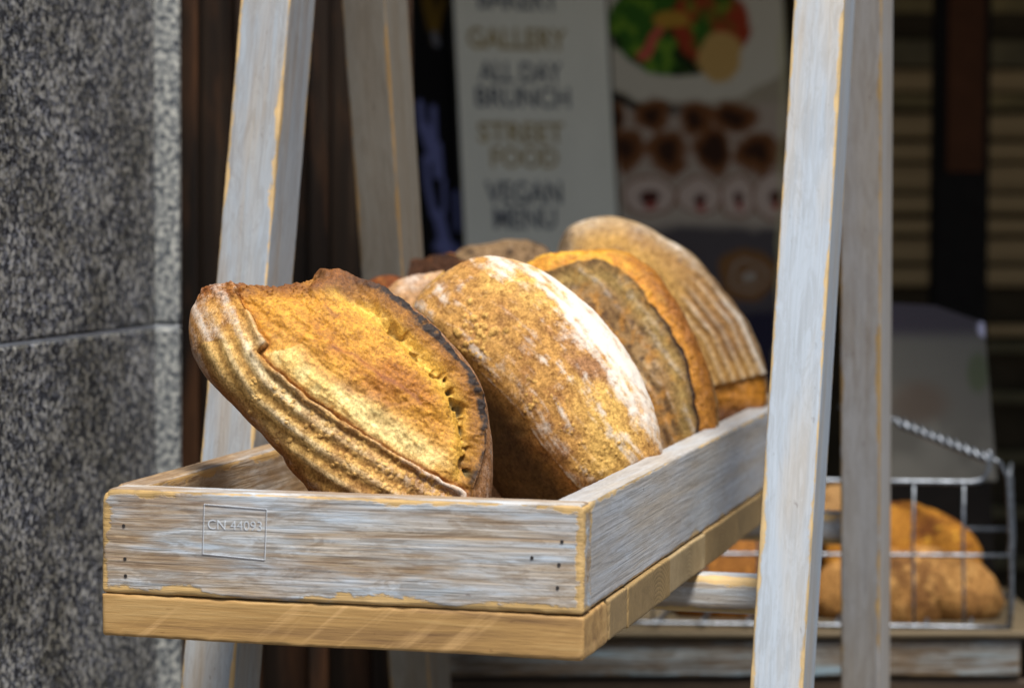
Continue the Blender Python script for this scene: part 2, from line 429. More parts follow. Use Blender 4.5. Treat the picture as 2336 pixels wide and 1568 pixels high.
def loaf_shape(outline, D, Hf, Hb, tilt, yaw, n, pf=.85, pb=.6, centre=None):
    o = np.array(outline, float)*K
    c = np.array(centre)*K if centre else o.mean(0)
    C0 = atd(c[0], c[1], D)
    nv = nrm(-F+UP*math.tan(R_(tilt))+RX*math.tan(R_(yaw)))
    ax = nrm(RX-nv*(RX@nv)); ay = np.cross(nv, ax)
    pl = np.array([atn(nv, C0, p[0], p[1])-C0 for p in o]); uv = np.stack([pl@ax, pl@ay], 1)
    th = np.arctan2(uv[:, 1], uv[:, 0]); rad = np.hypot(uv[:, 0], uv[:, 1]); k = np.argsort(th); th, rad = th[k], rad[k]
    tg = np.linspace(-math.pi, math.pi, 721)[:-1]
    rg = np.interp(tg, np.concatenate([th-2*math.pi, th, th+2*math.pi]), np.tile(rad, 3))
    ker = np.exp(-(np.arange(-14, 15)/5.)**2); ker /= ker.sum()
    rg = np.convolve(np.tile(rg, 3), ker, 'same')[720:1440]
    if n not in _cs: _cs[n] = cubesphere(n)
    d, Q = _cs[n]
    t = np.arctan2(d[:, 1], d[:, 0]); Rt = np.interp(t, np.append(tg, math.pi), np.append(rg, rg[0]))
    rho = np.hypot(d[:, 0], d[:, 1])
    rr = rho**.92*Rt
    h = np.where(d[:, 2] > 0, np.abs(d[:, 2])**pf*Hf, -np.abs(d[:, 2])**pb*Hb)
    P = C0+ax*(rr*np.cos(t))[:, None]+ay*(rr*np.sin(t))[:, None]+nv*h[:, None]
    Nn = ax*(d[:, 0]/Rt)[:, None]+ay*(d[:, 1]/Rt)[:, None]+nv*(d[:, 2]/np.where(d[:, 2] > 0, Hf, Hb))[:, None]
    Nn /= np.linalg.norm(Nn, axis=1, keepdims=True)
    x, y = proj(P)
    return dict(P=P, Q=Q, N=Nn, q=np.stack([x, y], 1)/K, d=d, rho=rho, th=t, front=d[:, 2] > -.15, nv=nv, ax=ax, ay=ay, C0=C0, Rt=Rt)
def M_bread(name, rough, sc, bumps, flour=.0, lo=.42, hi=.57, w0=.35):
    m, nt, bs = mat(name); n = N(nt)
    v = n.coord((1, 1, 1))
    c = n.attr('Col')
    f1 = n.noise(v, sc, 6, .72); f2 = n.noise(v, sc*5, 3, .7)
    f = n.math('ADD', n.math('MULTIPLY', f1, .5), n.math('MULTIPLY', f2, .5))
    f0 = n.noise(v, sc*.35, 5, .7)
    f = n.math('ADD', n.math('MULTIPLY', f, 1-w0), n.math('MULTIPLY', f0, w0))
    tone = n.ramp(f, [(lo, (.26, .17, .12)), (.5, (.90, .84, .78)), (hi, (1.6, 1.55, 1.5))])
    c2 = n.mixc(1., c, tone, 'MULTIPLY')
    if flour:
        fl = n.math('ADD', n.math('MULTIPLY', n.noise(v, sc*3.4, 2, .8), .55), n.math('MULTIPLY', n.noise(v, 95, 6, .75), .45))
        fm = n.math('MULTIPLY', n.attr('flour', 'Fac'), 1)
        k = n.math('SUBTRACT', n.math('ADD', n.math('MULTIPLY', fl, 1.), n.math('MULTIPLY', fm, .42)), .66)
        mr = n.new('ShaderNodeMapRange'); n.link(k, mr.inputs[0]); mr.inputs[1].default_value = 0; mr.inputs[2].default_value = .26; mr.inputs[4].default_value = .85
        c2 = n.mixc(n.math('MULTIPLY', mr.outputs[0], n.math('MINIMUM', n.math('MULTIPLY', fm, 4), 1)), c2, (.82, .77, .70))
    n.link(c2, bs.inputs['Base Color']); bs.inputs['Roughness'].default_value = rough
    bs.inputs['Specular IOR Level'].default_value = .2
    n.bump(bs, f, bumps, .0013)
    return m
M_crust = M_bread('floured crust', .8, 380, .8, 1, .405, .585, .3)
M_crumb = M_bread('torn baked crumb', .5, 330, 1.0, 0, .37, .61, .2)
M_crumb.node_tree.nodes['Principled BSDF'].inputs['Specular IOR Level'].default_value = .4

def build_loaf(name, L, P, col, fl, mask, label, group):
    cen = P.mean(0); base = (cen[0], cen[1], P[:, 2].min())
    root = empty(name, base, label, 'bread', group)
    Q = L['Q']
    if mask is None:
        mesh('crust', P, Q, M_crust, root, True, col, {'flour': fl})
    else:
        fm = mask[Q].mean(1) > .5
        for nm, sel, m in (('crust', ~fm, M_crust), ('crumb', fm, M_crumb)):
            q = Q[sel]; u, inv = np.unique(q, return_inverse=True)
            mesh(nm, P[u], inv.reshape(q.shape), m, root, True, col[u], {'flour': fl[u]})
    return root
GRP = 'sourdough loaves leaning in the wooden tray'
rng = np.random.default_rng(5)

# --- loaf one: torn open, burnt ear
o1 = [(500, 655), (468, 668), (438, 708), (430, 755), (441, 810), (482, 872), (540, 925), (590, 978), (642, 1035), (692, 1098), (740, 1160), (820, 1235), (920, 1295), (1030, 1300),
      (1095, 1230), (1116, 1140), (1121, 1060), (1112, 960), (1098, 885), (1070, 835), (1028, 785), (983, 738), (930, 698), (880, 668), (820, 648), (772, 634), (735, 632), (708, 646), (680, 662), (640, 664), (595, 660), (560, 655), (540, 648), (520, 655)]
L = loaf_shape(o1, 2.43, .062, .045, 16, -4, 300, .8, .55, (795, 930))
q, P, Nn, nv = L['q'], L['P'], L['N'], L['nv']
crack = [(520, 600), (548, 690), (572, 715), (590, 752), (606, 778), (588, 800), (640, 850), (700, 905), (770, 950), (850, 1000), (900, 1030), (960, 1065), (1020, 1098), (1058, 1120), (1075, 1200)]
EARX = 1
ear = [(705, 600), (735, 628), (790, 641), (860, 668), (920, 705), (975, 755), (1020, 800), (1058, 850), (1082, 900), (1094, 960), (1096, 1020), (1086, 1060), (1072, 1110), (1078, 1220)]
groove = [(760, 655), (830, 695), (900, 745), (950, 795), (1000, 850), (1035, 900), (1056, 960), (1062, 1010), (1060, 1050), (1052, 1110)]
wob = np.stack([fbm(P, 60, 3, 50), fbm(P, 60, 3, 60)], 1)*7
dC, tC = poly_sd(q+wob, crack); dE, tE = poly_sd(q+wob*.8, ear); dG, tG = poly_sd(q+wob*.7, groove)
dC = dC; dE = dE
fr = L['front'].astype(float)
n1 = fbm(P, 22, 4, 1); n2 = fbm(P, 70, 4, 2); n3 = fbm(P, 240, 3, 3); n4 = fbm(P, 12, 2, 8)
crumb = ((dC > 0) & (dE < 0)).astype(float)*fr
ctr_t = np.clip(tC, 0, 1)
disp = .0016*n1+.0007*n2*(.35+.65*crumb)
# crust rings
dC0, _ = poly_sd(q, [(520, 600), (560, 690), (600, 780), (640, 850), (700, 905), (770, 950), (850, 1000), (960, 1065), (1058, 1120), (1075, 1200)])
ring = np.sin(2*math.pi*(dC0+9*n4+8)/41.)
cr = (dC < 0)*fr
ringamp = cr*ss(-200, -120, dC)
stn = streak(dC0, tC, .055, 7, 71)
disp += .0011*ring*ringamp*ss(-.05, .3, tC+.1*n4)+cr*.0004*stn*ss(1.0, .8, L['rho'])
disp += cr*.0040*np.exp(-((dC+6)/10.)**2)*ss(.02, .3, tC)
# crumb face
grain_dir = fbm(np.stack([(q[:, 0]*.78+q[:, 1]*.62)*.006, (q[:, 0]*-.62+q[:, 1]*.78)*.03, np.zeros(len(q))], 1), 1., 4, 21)
rid = 1-np.abs(fbm(np.stack([(q[:, 0]*.78+q[:, 1]*.62)*.010, (q[:, 0]*-.62+q[:, 1]*.78)*.032, P[:, 0]*0], 1), 1., 4, 91))*2
disp += crumb*(-.0075*np.exp(-dC/24.)+.0019*n2+.0009*n3+.0022*grain_dir+.0025*n1+.0016*rid)
gm = np.exp(-(dG/17.)**2)*ss(.0, .08, tG)*ss(1., .93, tG)
holes = ss(.04, .30, fbm(P, 95, 2, 77))*np.exp(-(dG/12.)**2)*ss(.1, .35, tG)
hol2 = np.zeros(len(q))
for hx, hy, ha, hb_ in ((1020, 858, 5, 5), (1034, 890, 7, 9), (1052, 935, 8, 22), (1062, 985, 7, 15), (1068, 1078, 6, 12), (908, 760, 6, 4)):
    hol2 = np.maximum(hol2, ss(1.15, .55, np.hypot((q[:, 0]-hx+wob[:, 0])/ha, (q[:, 1]-hy+wob[:, 1])/hb_)+.5*n3))
disp += crumb*(-.0085*gm-.007*holes-.007*hol2)
disp += fr*(.0075*np.exp(-np.abs(np.minimum(dE, 0))/16.)*(dE < 0)+.0075*np.exp(-np.maximum(dE, 0)/7.)*(dE >= 0))*ss(690, 740, q[:, 0])*(1+.35*n2)
# long torn seams in the crumb
streaks = [[(760, 790), (800, 805), (840, 835), (880, 865), (915, 885), (945, 905), (958, 920)], [(690, 810), (740, 850), (800, 890)], [(870, 740), (905, 770)], [(742, 700), (758, 716), (775, 724)], [(840, 905), (900, 925), (955, 918)]]
stk = np.zeros(len(q))
for i, s_ in enumerate(streaks):
    d_, t_ = poly_sd(q+wob*.8, s_)
    wdt = (6, 8, 4, 5, 9)[i]
    e = np.exp(-(d_/wdt)**2); stk = np.maximum(stk, e*(1, .5, .6, .9, .5)[i])
    disp -= crumb*.0014*np.tanh(d_/5.)*np.exp(-(d_/26.)**2)*(1, .4, .5, .5, .5)[i]
# blisters
def bl(rng):
    t = rng.uniform(0, 1)**.55; a = np.array([560, 830])+(np.array([1040, 1130])-np.array([560, 830]))*t
    return a+np.array([-.55, .8])*abs(rng.normal(18, 45))+rng.normal(0, 8, 2)
b1, m1 = blisters(P, q, L['front'] & (dC < -6), bl, 0, 0, 300, rng, 1.4, 6.5, .0013)
disp += b1
disp += cr*.0003*n3
jag = ss(740, 700, q[:, 0])*ss(700, 660, q[:, 1])
disp += jag*(.006*n2+.003*n3)
P1 = P+Nn*disp[:, None]
# colour
br = np.array
col = np.tile(br([.50, .27, .075]), (len(P), 1))
col = mix(col, br([.26, .105, .03]), .6*ss(.05, .5, stn+.3*n2))
col = mix(col, br([.72, .50, .19]), .9*np.exp(-((dC+80)/55.)**2)*ss(0.05, .3, tC)*ss(1.0, .6, tC))  # glow left of the crack painted into the crust colour, next line too
col = mix(col, br([.84, .70, .40]), .9*np.exp(-((dC+22)/16.)**2)*ss(.12, .25, tC)*ss(.8, .4, tC))
col = mix(col, br([.88, .74, .45]), .55*ss(.2, 1, ring)*ringamp*ss(.95, .6, tC)*ss(-.05, .3, tC)*ss(.9, .7, L['rho']))  # cream highlights on the ridge tops painted into the colour
col = mix(col, br([.34, .17, .03]), .6*ss(.2, 1, -ring)*ringamp)
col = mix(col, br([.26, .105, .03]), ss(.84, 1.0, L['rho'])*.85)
col = mix(col, br([.24, .10, .03]), .55*ss(.1, .6, n1+.5*n2)*cr)
col = mix(col, br([.55, .30, .10]), .5*ss(.0, .5, -n1)*cr)
col = mix(col, br([.33, .15, .05]), ss(.5, .95, tC)*.55*cr)
col = mix(col, br([.66, .42, .14]), m1*.7)
cc = np.tile(br([.59, .285, .035]), (len(P), 1))
cc = mix(cc, br([.36, .12, .016]), ss(.05, .6, n1+.4*grain_dir)*.7)
cc = mix(cc, br([.92, .76, .34]), np.clip(np.exp(-((dC-30)/36.)**2)*ss(.2, .36, tC)*ss(.92, .7, tC)*(1.15+.5*n2+.5*grain_dir), 0, 1))  # bright glow beside the crack painted into the crumb colour
cc = mix(cc, br([.80, .42, .05]), .45*ss(.1, .6, n2+.3*rid))
cc = mix(cc, br([.34, .12, .018]), .4*ss(.2, .7, -rid+.4*n3))
cc = mix(cc, br([.76, .50, .09]), np.exp(-(dG/24.)**2)*.85)
cc = mix(cc, br([.25, .22, .12]), holes*.7)
cc = mix(cc, br([.36, .15, .02]), np.exp(-((dE+20)/12.)**2)*.55*ss(.05, .15, tE))
cc = mix(cc, br([.16, .05, .010]), .6*ss(-32, -10, dE+14*n2)*ss(.05, .15, tE))
cc = mix(cc, br([.022, .012, .010]), np.clip(ss(-12, -4, dE+14*n2)*(1.1+1.3*n3), 0, 1)*ss(.08, .16, tE)*ss(1, .80, tE))
cc = mix(cc, br([.26, .09, .018]), .85*np.exp(-((dC-4)/6.)**2)*ss(.05, .3, tC))
cc = mix(cc, br([.16, .13, .06]), hol2*.9)
cc = mix(cc, br([.20, .06, .03]), stk*.62)
cc = mix(cc, br([.03, .014, .010]), np.clip(ss(672, 636, q[:, 1]+12*n2)*ss(700, 730, q[:, 0])*ss(860, 790, q[:, 0]), 0, 1)*.9)
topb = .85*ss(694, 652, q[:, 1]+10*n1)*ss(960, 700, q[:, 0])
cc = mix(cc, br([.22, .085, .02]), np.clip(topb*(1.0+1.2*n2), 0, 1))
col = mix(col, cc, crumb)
back = (dE > 0)*ss(.03, .1, tE)
col = mix(col, br([.27, .13, .05]), back*fr*.8)
col = mix(col, br([.02, .012, .012]), back*fr*ss(7, 0, dE+4*n3)*ss(.92, .7, tE))
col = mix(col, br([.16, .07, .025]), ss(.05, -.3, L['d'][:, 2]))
tip = ss(560, 520, q[:, 0])*ss(700, 660, q[:, 1]); col = mix(col, br([.20, .07, .015]), np.clip(tip*(.5+n2), 0, 1))
fl = cr*(.12+.10*ring*ringamp+.35*ss(.5, 1, tC)+.6*stn+.35*ss(.22, .05, tC))+back*.35
fl = np.clip(fl, 0, 1)*(1-crumb)*(1-m1*.5)
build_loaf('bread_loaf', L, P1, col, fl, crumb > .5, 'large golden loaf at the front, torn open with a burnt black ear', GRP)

# --- loaf two: smooth floured
o2 = [(945, 690), (983, 648), (1036, 606), (1090, 588), (1142, 590), (1200, 606), (1256, 634), (1306, 670), (1356, 714), (1396, 758), (1436, 818), (1470, 882), (1495, 942), (1508, 1000), (1511, 1040), (1500, 1100), (1460, 1165), (1380, 1215), (1280, 1226), (1180, 1215), (1110, 1180), (1050, 1100), (1010, 1000), (975, 900), (950, 800), (935, 740)]
L = loaf_shape(o2, 2.70, .072, .05, 12, -6, 280, .85, .6, (1235, 915))
q, P, Nn = L['q'], L['P'], L['N']; fr = L['front'].astype(float)
edge2 = [(900, 690), (965, 752), (1010, 782), (1100, 850), (1180, 930), (1232, 1010), (1290, 1080), (1340, 1130), (1400, 1250)]
dB, tB = poly_sd(q, edge2)                 # + = side crust, - = flat base
n1 = fbm(P, 16, 4, 101); n2 = fbm(P, 60, 4, 102); n3 = fbm(P, 220, 3, 103)
sh = -18*np.logaddexp(0, -dB/18)
disp = .0028*n1+.0010*n2+.0004*n3+.002*fbm(P, 7, 2, 109)
P1 = P+Nn*disp[:, None]
P1 = P1+L['nv']*(fr*sh*.00062)[:, None]
ph = np.hypot(q[:, 0]-1235, (q[:, 1]-915))
rho = L['rho']; th = L['th']
ring = np.sin(2*math.pi*(rho*9.2+.25*n1))*ss(.45, .75, rho)*(dB > 20)
P1 += Nn*((.0003*ring+.0012*streak(dB, tB, .05, 7, 171))*fr*(dB > 0))[:, None]
def bl(rng):
    t = rng.uniform(0, 1); a = np.array([1000, 740])+(np.array([1330, 1100])-np.array([1000, 740]))*t
    return a+np.array([.75, -.6])*abs(rng.normal(14, 60))+rng.normal(0, 7, 2)
b1, m1 = blisters(P, q, L['front'] & (dB > -6) & (n1+.6*n2 > -.12), bl, 0, 0, 260, rng, 1.2, 5.5, .0011)
st2 = streak(dB, tB, .05, 7, 171)
st3 = streak(dB, tB, .11, 14, 181)
def bl2(rng): return np.array([1075+rng.normal(0, 38), 745+rng.normal(0, 26)])
b2, m2 = blisters(P, q, L['front'], bl2, 0, 0, 26, rng, 4, 10, .0028)
b1 = np.maximum(b1, b2); m1 = np.maximum(m1, m2)
P1 += Nn*b1[:, None]
col = np.tile(br([.50, .28, .085]), (len(P), 1))
col = mix(col, br([.66, .43, .13]), ss(-.05, .5, n1))
col = mix(col, br([.24, .12, .075]), .75*ss(.05, .5, .6*fbm(P, 34, 4, 144)+.7*streak(dB, tB, .03, 4, 191)))
col = mix(col, br([.30, .14, .05]), ss(.0, .55, n2-.4*n1)*.65)
col = mix(col, br([.66, .42, .13]), m1*.8)
col = mix(col, br([.04, .025, .018]), ss(14, -46, dB+14*n2)*.9)  # shade on the flat base put into its colour
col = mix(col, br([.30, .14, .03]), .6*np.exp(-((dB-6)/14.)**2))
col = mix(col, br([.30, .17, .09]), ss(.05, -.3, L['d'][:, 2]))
upr = ss(.15, .95, np.cos(th-R_(40)+.35*n1))*.9+.1       # towards upper right
fl = np.clip(ss(.55, .97, rho)*upr*1.1+.45*fbm(P, 130, 3, 155)*upr+.06*ring+.55*st2+.5*st3+.45*n2+.22, 0, 1.15)*(dB > 0)
fl = fl*(1-.6*m1)+.12*(dB <= 0)
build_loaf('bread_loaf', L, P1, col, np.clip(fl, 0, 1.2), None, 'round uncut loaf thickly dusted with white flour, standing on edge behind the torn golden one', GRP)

# --- loaf three: brown ridged flap, golden opening behind it
o3 = [(1175, 640), (1190, 604), (1230, 578), (1300, 566), (1372, 562), (1440, 572), (1490, 605), (1532, 662), (1572, 732), (1602, 802), (1627, 872), (1640, 940), (1634, 1010), (1600, 1080), (1530, 1130), (1440, 1140), (1350, 1100), (1280, 1020), (1220, 900), (1185, 780)]
L = loaf_shape(o3, 3.00, .055, .05, 12, -6, 200, .8, .6, (1410, 850))
q, P, Nn = L['q'], L['P'], L['N']; fr = L['front'].astype(float)
ear3 = [(1180, 640), (1262, 622), (1320, 605), (1372, 602), (1412, 618), (1450, 650), (1490, 705), (1530, 765), (1560, 825), (1576, 885), (1588, 960), (1590, 1100)]
wob = np.stack([fbm(P, 70, 3, 250), fbm(P, 70, 3, 260)], 1)*7
dE, tE = poly_sd(q+wob, ear3)
n1 = fbm(P, 18, 4, 201); n2 = fbm(P, 60, 4, 202); n3 = fbm(P, 200, 3, 203)
crumb = (dE > 0)*fr*(L['d'][:, 2] > -.1)
disp = .0015*n1+.0012*n2
disp += fr*np.where(dE < 0, .010*np.exp(dE/26.), -.005+.0*dE)
d3, t3 = poly_sd(q, [(1080, 420), (1400, 620), (1580, 860), (1680, 1140)])
ring = (streak(d3, t3, .075, 6, 271)*1.1+.45*np.sin(2*math.pi*(d3+7*n1)/25.)*ss(700, 900, q[:, 1]))*(dE < -5)
disp += fr*.0012*ring+crumb*(.003*n2+.0015*n3)
P1 = P+Nn*disp[:, None]
col = np.tile(br([.26, .155, .065]), (len(P), 1))
col = mix(col, br([.40, .27, .13]), ss(-.1, .5, n1))
col = mix(col, br([.09, .05, .025]), ss(.0, .5, .5*n2-.6*ring))
col = mix(col, br([.42, .21, .05]), ss(.05, .4, fbm(P, 120, 3, 209))*.8)
col = mix(col, br([.09, .05, .03]), ss(.1, .4, fbm(P, 150, 3, 219))*.8)
col = mix(col, br([.36, .26, .09]), np.exp(-((dE+26)/18.)**2)*.7)
cc = np.tile(br([.56, .25, .025]), (len(P), 1))
cc = mix(cc, br([.78, .45, .05]), ss(-.1, .5, n2)*ss(.8, .3, tE))
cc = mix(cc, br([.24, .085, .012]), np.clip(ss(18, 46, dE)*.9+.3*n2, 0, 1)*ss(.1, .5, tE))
cc = mix(cc, br([.40, .17, .02]), ss(.5, .85, tE)*.8)
col = mix(col, cc, crumb)
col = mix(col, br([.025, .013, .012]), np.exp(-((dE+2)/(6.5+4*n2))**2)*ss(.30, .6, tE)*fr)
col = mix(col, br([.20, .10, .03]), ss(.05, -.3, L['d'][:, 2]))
fl = np.clip(.14+.45*ring+.4*n1, 0, 1)*(1-crumb)*(dE < 0)
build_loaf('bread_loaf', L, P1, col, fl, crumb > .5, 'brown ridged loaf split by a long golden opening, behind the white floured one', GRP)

# --- loaf four: pale floured, out of focus
o4 = [(1262, 610), (1275, 560), (1292, 522), (1340, 502), (1392, 494), (1450, 507), (1520, 548), (1570, 573), (1610, 612), (1650, 662), (1690, 712), (1720, 767), (1742, 822), (1752, 872), (1752, 930), (1735, 990), (1680, 1040), (1600, 1050), (1520, 1000), (1430, 880), (1340, 740)]
L = loaf_shape(o4, 3.30, .06, .05, 12, -6, 150, .85, .6, (1530, 780))
q, P, Nn = L['q'], L['P'], L['N']; fr = L['front'].astype(float)
n1 = fbm(P, 18, 4, 301); n2 = fbm(P, 60, 4, 302)
inner4 = [(1255, 610), (1300, 585), (1400, 580), (1480, 640), (1560, 760), (1610, 860), (1622, 880), (1680, 868), (1745, 852), (1800, 850)]
dI, tI = poly_sd(q+6*np.stack([n2, n1], 1), inner4)
rho = L['rho']
crumb = (dI < 0)*fr*(q[:, 0] > 1590)*(q[:, 1] > 850)
d4, t4 = poly_sd(q, [(1250, 470), (1340, 440), (1450, 450), (1560, 510), (1650, 580), (1740, 690), (1800, 830), (1830, 960)])
ring = streak(d4, t4, .06, 5, 371)*2.2*ss(1350, 1600, q[:, 0])
P1 = P+Nn*(.002*n1+.001*n2+.001*ring*fr-crumb*.006+crumb*.003*n2)[:, None]
col = np.tile(br([.38, .225, .085]), (len(P), 1))
col = mix(col, br([.20, .11, .05]), .8*ss(.0, .5, .6*n2-.7*ring))
col = mix(col, br([.58, .36, .10]), .65*np.exp(-((dI-26)/32.)**2))
col = mix(col, br([.24, .13, .06]), ss(.0, .5, n1)*.85)
col = mix(col, br([.40, .33, .22]), ss(.72, .97, rho)*.6)
col = mix(col, br([.52, .22, .02]), crumb)
col = mix(col, br([.16, .06, .015]), crumb*ss(900, 945, q[:, 1]))
col = mix(col, br([.06, .035, .02]), ss(1320, 1285, q[:, 0])*ss(500, 530, q[:, 1])*.8)
s4 = np.sin(2*math.pi*(d4+6*n1)/23.)*ss(1500, 1600, q[:, 0]+.4*(q[:, 1]-700))*(1-crumb)
col = mix(col, br([.62, .52, .40]), .45*ss(.0, 1, s4+.5*n2)); col = mix(col, br([.24, .12, .05]), .5*ss(.0, 1, -s4+.5*n2)); P1 += Nn*(.0007*s4*fr)[:, None]
fl = np.clip(ss(.70, .97, rho)*.3+.15*s4+.35*ring+.5*n1+.08, 0, 1)*(1-crumb)
build_loaf('bread_loaf', L, P1, col, fl*fr, crumb > .5, 'tall pale floured loaf at the far end of the tray beside the right legs', GRP)

def small_loaf(outline, D, cols, flour, label, n=90, Hf=.045, seed=400, crumbf=None, group=GRP, name='bread_loaf', tilt=12, centre=None, rough=.002, yaw=-6):
    L = loaf_shape(outline, D, Hf, Hf*.8, tilt, yaw, n, .85, .7, centre)
    q, P, Nn = L['q'], L['P'], L['N']; fr = L['front'].astype(float)
    n1 = fbm(P, 22, 4, seed); n2 = fbm(P, 75, 4, seed+1)
    P1 = P+Nn*(rough*n1+rough*.7*n2)[:, None]
    col = np.tile(br(cols[0]), (len(P), 1)); col = mix(col, br(cols[1]), ss(-.05, .5, n1)); col = mix(col, br(cols[2]), ss(.1, .6, n2))
    mask = None
    if crumbf is not None:
        cm, ccol, dsp = crumbf(q, P, n1, n2, L)
        col = mix(col, ccol, cm); P1 = P1+Nn*(dsp*cm)[:, None]; mask = cm > .5
    fl = np.clip(flour*(1+1.2*n1), 0, 1)
    if mask is not None: fl = fl*(~mask)
    return build_loaf(name, L, P1, col, fl, mask, label, group)
# lump showing between the two front loaves
def cf(q, P, n1, n2, L):
    d, t = poly_sd(q, [(930, 780), (938, 700), (958, 668), (985, 640), (1030, 600)])
    cm = (d < 0)*1.; c = np.tile(br([.70, .46, .06]), (len(q), 1)); c = mix(c, br([.45, .24, .03]), ss(0, .5, n2)); return cm, c, -.004+.003*n2
small_loaf([(872, 700), (884, 662), (908, 638), (942, 628), (975, 626), (1010, 618), (1050, 612), (1090, 640), (1110, 760), (1090, 900), (1040, 1000), (980, 1040), (920, 980), (880, 860), (868, 780)], 2.98,
           [(.46, .27, .13), (.30, .16, .08), (.56, .36, .17)], .42, 'small floured loaf end with a yellow split, peeping out between the two front loaves', crumbf=cf, seed=410, group=GRP, centre=(985, 800), Hf=.035)
# reddish brown crust behind the burnt ear
small_loaf([(820, 672), (835, 645), (865, 630), (900, 628), (935, 640), (950, 700), (950, 850), (920, 980), (870, 1030), (820, 980), (800, 850), (806, 740)], 3.16,
           [(.16, .05, .015), (.09, .03, .012), (.24, .09, .025)], .0, 'reddish brown crust just showing above the burnt ear of the front loaf', seed=420, centre=(880, 800), Hf=.03)
# dark burnt loaf
small_loaf([(900, 640), (905, 608), (935, 592), (985, 586), (1040, 590), (1085, 606), (1120, 660), (1130, 800), (1110, 940), (1040, 1020), (960, 1000), (910, 900), (890, 760)], 3.30,
           [(.045, .018, .008), (.006, .004, .004), (.30, .11, .015)], .0, 'small loaf with a charred black top beside the left rear leg', seed=430, centre=(1010, 760), Hf=.04, rough=.009)
# greyish brown one at the back
small_loaf([(1010, 640), (1015, 590), (1045, 568), (1085, 558), (1120, 554), (1170, 548), (1215, 552), (1250, 575), (1280, 640), (1290, 780), (1260, 930), (1190, 1010), (1100, 1000), (1040, 900), (1012, 760)], 3.50,
           [(.22, .15, .085), (.13, .08, .045), (.03, .018, .012)], .2, 'dull brown loaf with a dark crinkled top edge, below the menu board', seed=440, centre=(1150, 760), Hf=.045, rough=.007)

# ------------------------------------------------------------------ granite pillar on the left
mg, nt, bs = mat('speckled granite'); n = N(nt)
v = n.coord((1, 1, 1))
big = n.noise(v, 8, 5, .6); f1 = n.noise(v, 300, 4, .75)
wp = n.new('ShaderNodeTexNoise'); n.link(v, wp.inputs['Vector']); wp.inputs['Scale'].default_value = 200; wp.inputs['Detail'].default_value = 3
va = n.new('ShaderNodeVectorMath', operation='MULTIPLY_ADD'); n.link(wp.outputs['Color'], va.inputs[0]); va.inputs[1].default_value = (.008, .008, .008); n.link(v, va.inputs[2])
def cells(sc):
    vo = n.new('ShaderNodeTexVoronoi'); vo.feature = 'F1'; vo.inputs['Scale'].default_value = sc; n.link(va.outputs[0], vo.inputs['Vector'])
    sp = n.new('ShaderNodeSeparateColor'); n.link(vo.outputs['Color'], sp.inputs[0]); return sp.outputs[0], sp.outputs[1]
ca, cb_ = cells(165)
c = n.ramp(n.math('ADD', n.math('MULTIPLY', ca, .75), n.math('MULTIPLY', f1, .25)), [(.22, (.010, .012, .020)), (.36, (.035, .04, .05)), (.50, (.075, .08, .092)), (.62, (.17, .168, .145)), (.80, (.46, .46, .43))])
cc_, cd_ = cells(420)
c = n.mixc(n.ramp(cc_, [(.68, (0, 0, 0)), (.82, (.75, .75, .75))]), c, (.012, .014, .02))
c = n.mixc(n.ramp(cd_, [(.80, (0, 0, 0)), (.9, (.6, .6, .6))]), c, (.50, .53, .60))
c = n.mixc(.75, c, n.ramp(big, [(.35, (.5, .47, .42)), (.65, (1.2, 1.2, 1.28))]), 'MULTIPLY')
n.link(c, bs.inputs['Base Color']); bs.inputs['Roughness'].default_value = .5; n.bump(bs, f1, .3, .0015)
ms_, nt, bs = mat('lit granite edge'); n = N(nt)
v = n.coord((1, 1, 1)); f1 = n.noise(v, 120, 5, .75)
c = n.ramp(f1, [(.40, (.02, .025, .04)), (.46, (.15, .17, .19)), (.54, (.36, .37, .36)), (.62, (.62, .63, .60))])  # paler than the slabs: light on the edge put into the colour
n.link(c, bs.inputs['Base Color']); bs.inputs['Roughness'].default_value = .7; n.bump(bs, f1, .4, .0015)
Mjoint = plain('pale mortar', (.62, .66, .70), .8)
YG = .9; XG = at(1, YG, 157, 330)[0]; XS = at(1, YG, 178, 330)[0]; ZJ = .0965
pil = empty('granite_pillar', (XG-.3, .3, -1.0), 'grey speckled granite pillar with one pale horizontal joint at the left edge', 'pillar')
def slab(z0, z1, nm, seed):
    # body with side face at XG and a narrow return of width XS-XG at its far end
    b1 = boxmesh(1.9, z1-z0, .4, .004, (.03, .03, .03), .2, seed)
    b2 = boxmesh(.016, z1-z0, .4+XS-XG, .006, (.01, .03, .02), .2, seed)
    V1 = np.stack([-b1[0][:, 2]+XG-.2, b1[0][:, 0]+YG-.003-.95, b1[0][:, 1]+(z0+z1)/2], 1)
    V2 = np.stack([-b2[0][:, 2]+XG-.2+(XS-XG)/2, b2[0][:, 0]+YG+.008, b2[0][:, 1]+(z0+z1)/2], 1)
    mesh(nm, V1, b1[1], mg, pil, True)
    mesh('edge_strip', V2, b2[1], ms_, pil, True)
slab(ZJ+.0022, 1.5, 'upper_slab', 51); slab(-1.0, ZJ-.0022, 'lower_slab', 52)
V, Q, e = boxmesh(1.9, .0044, .38, .0005, (.1, .01, .1), 0, 1)
mesh('joint', np.stack([-V[:, 2]+XG-.192, V[:, 0]+YG-.95, V[:, 1]+ZJ], 1), Q, Mjoint, pil, False)
V, Q, e = boxmesh(.012, .0044, .38, .0005, (.1, .01, .1), 0, 1)
mesh('joint', np.stack([-V[:, 2]+XS-.1915, V[:, 0]+YG+.0085, V[:, 1]+ZJ], 1), Q, Mjoint, pil, False)

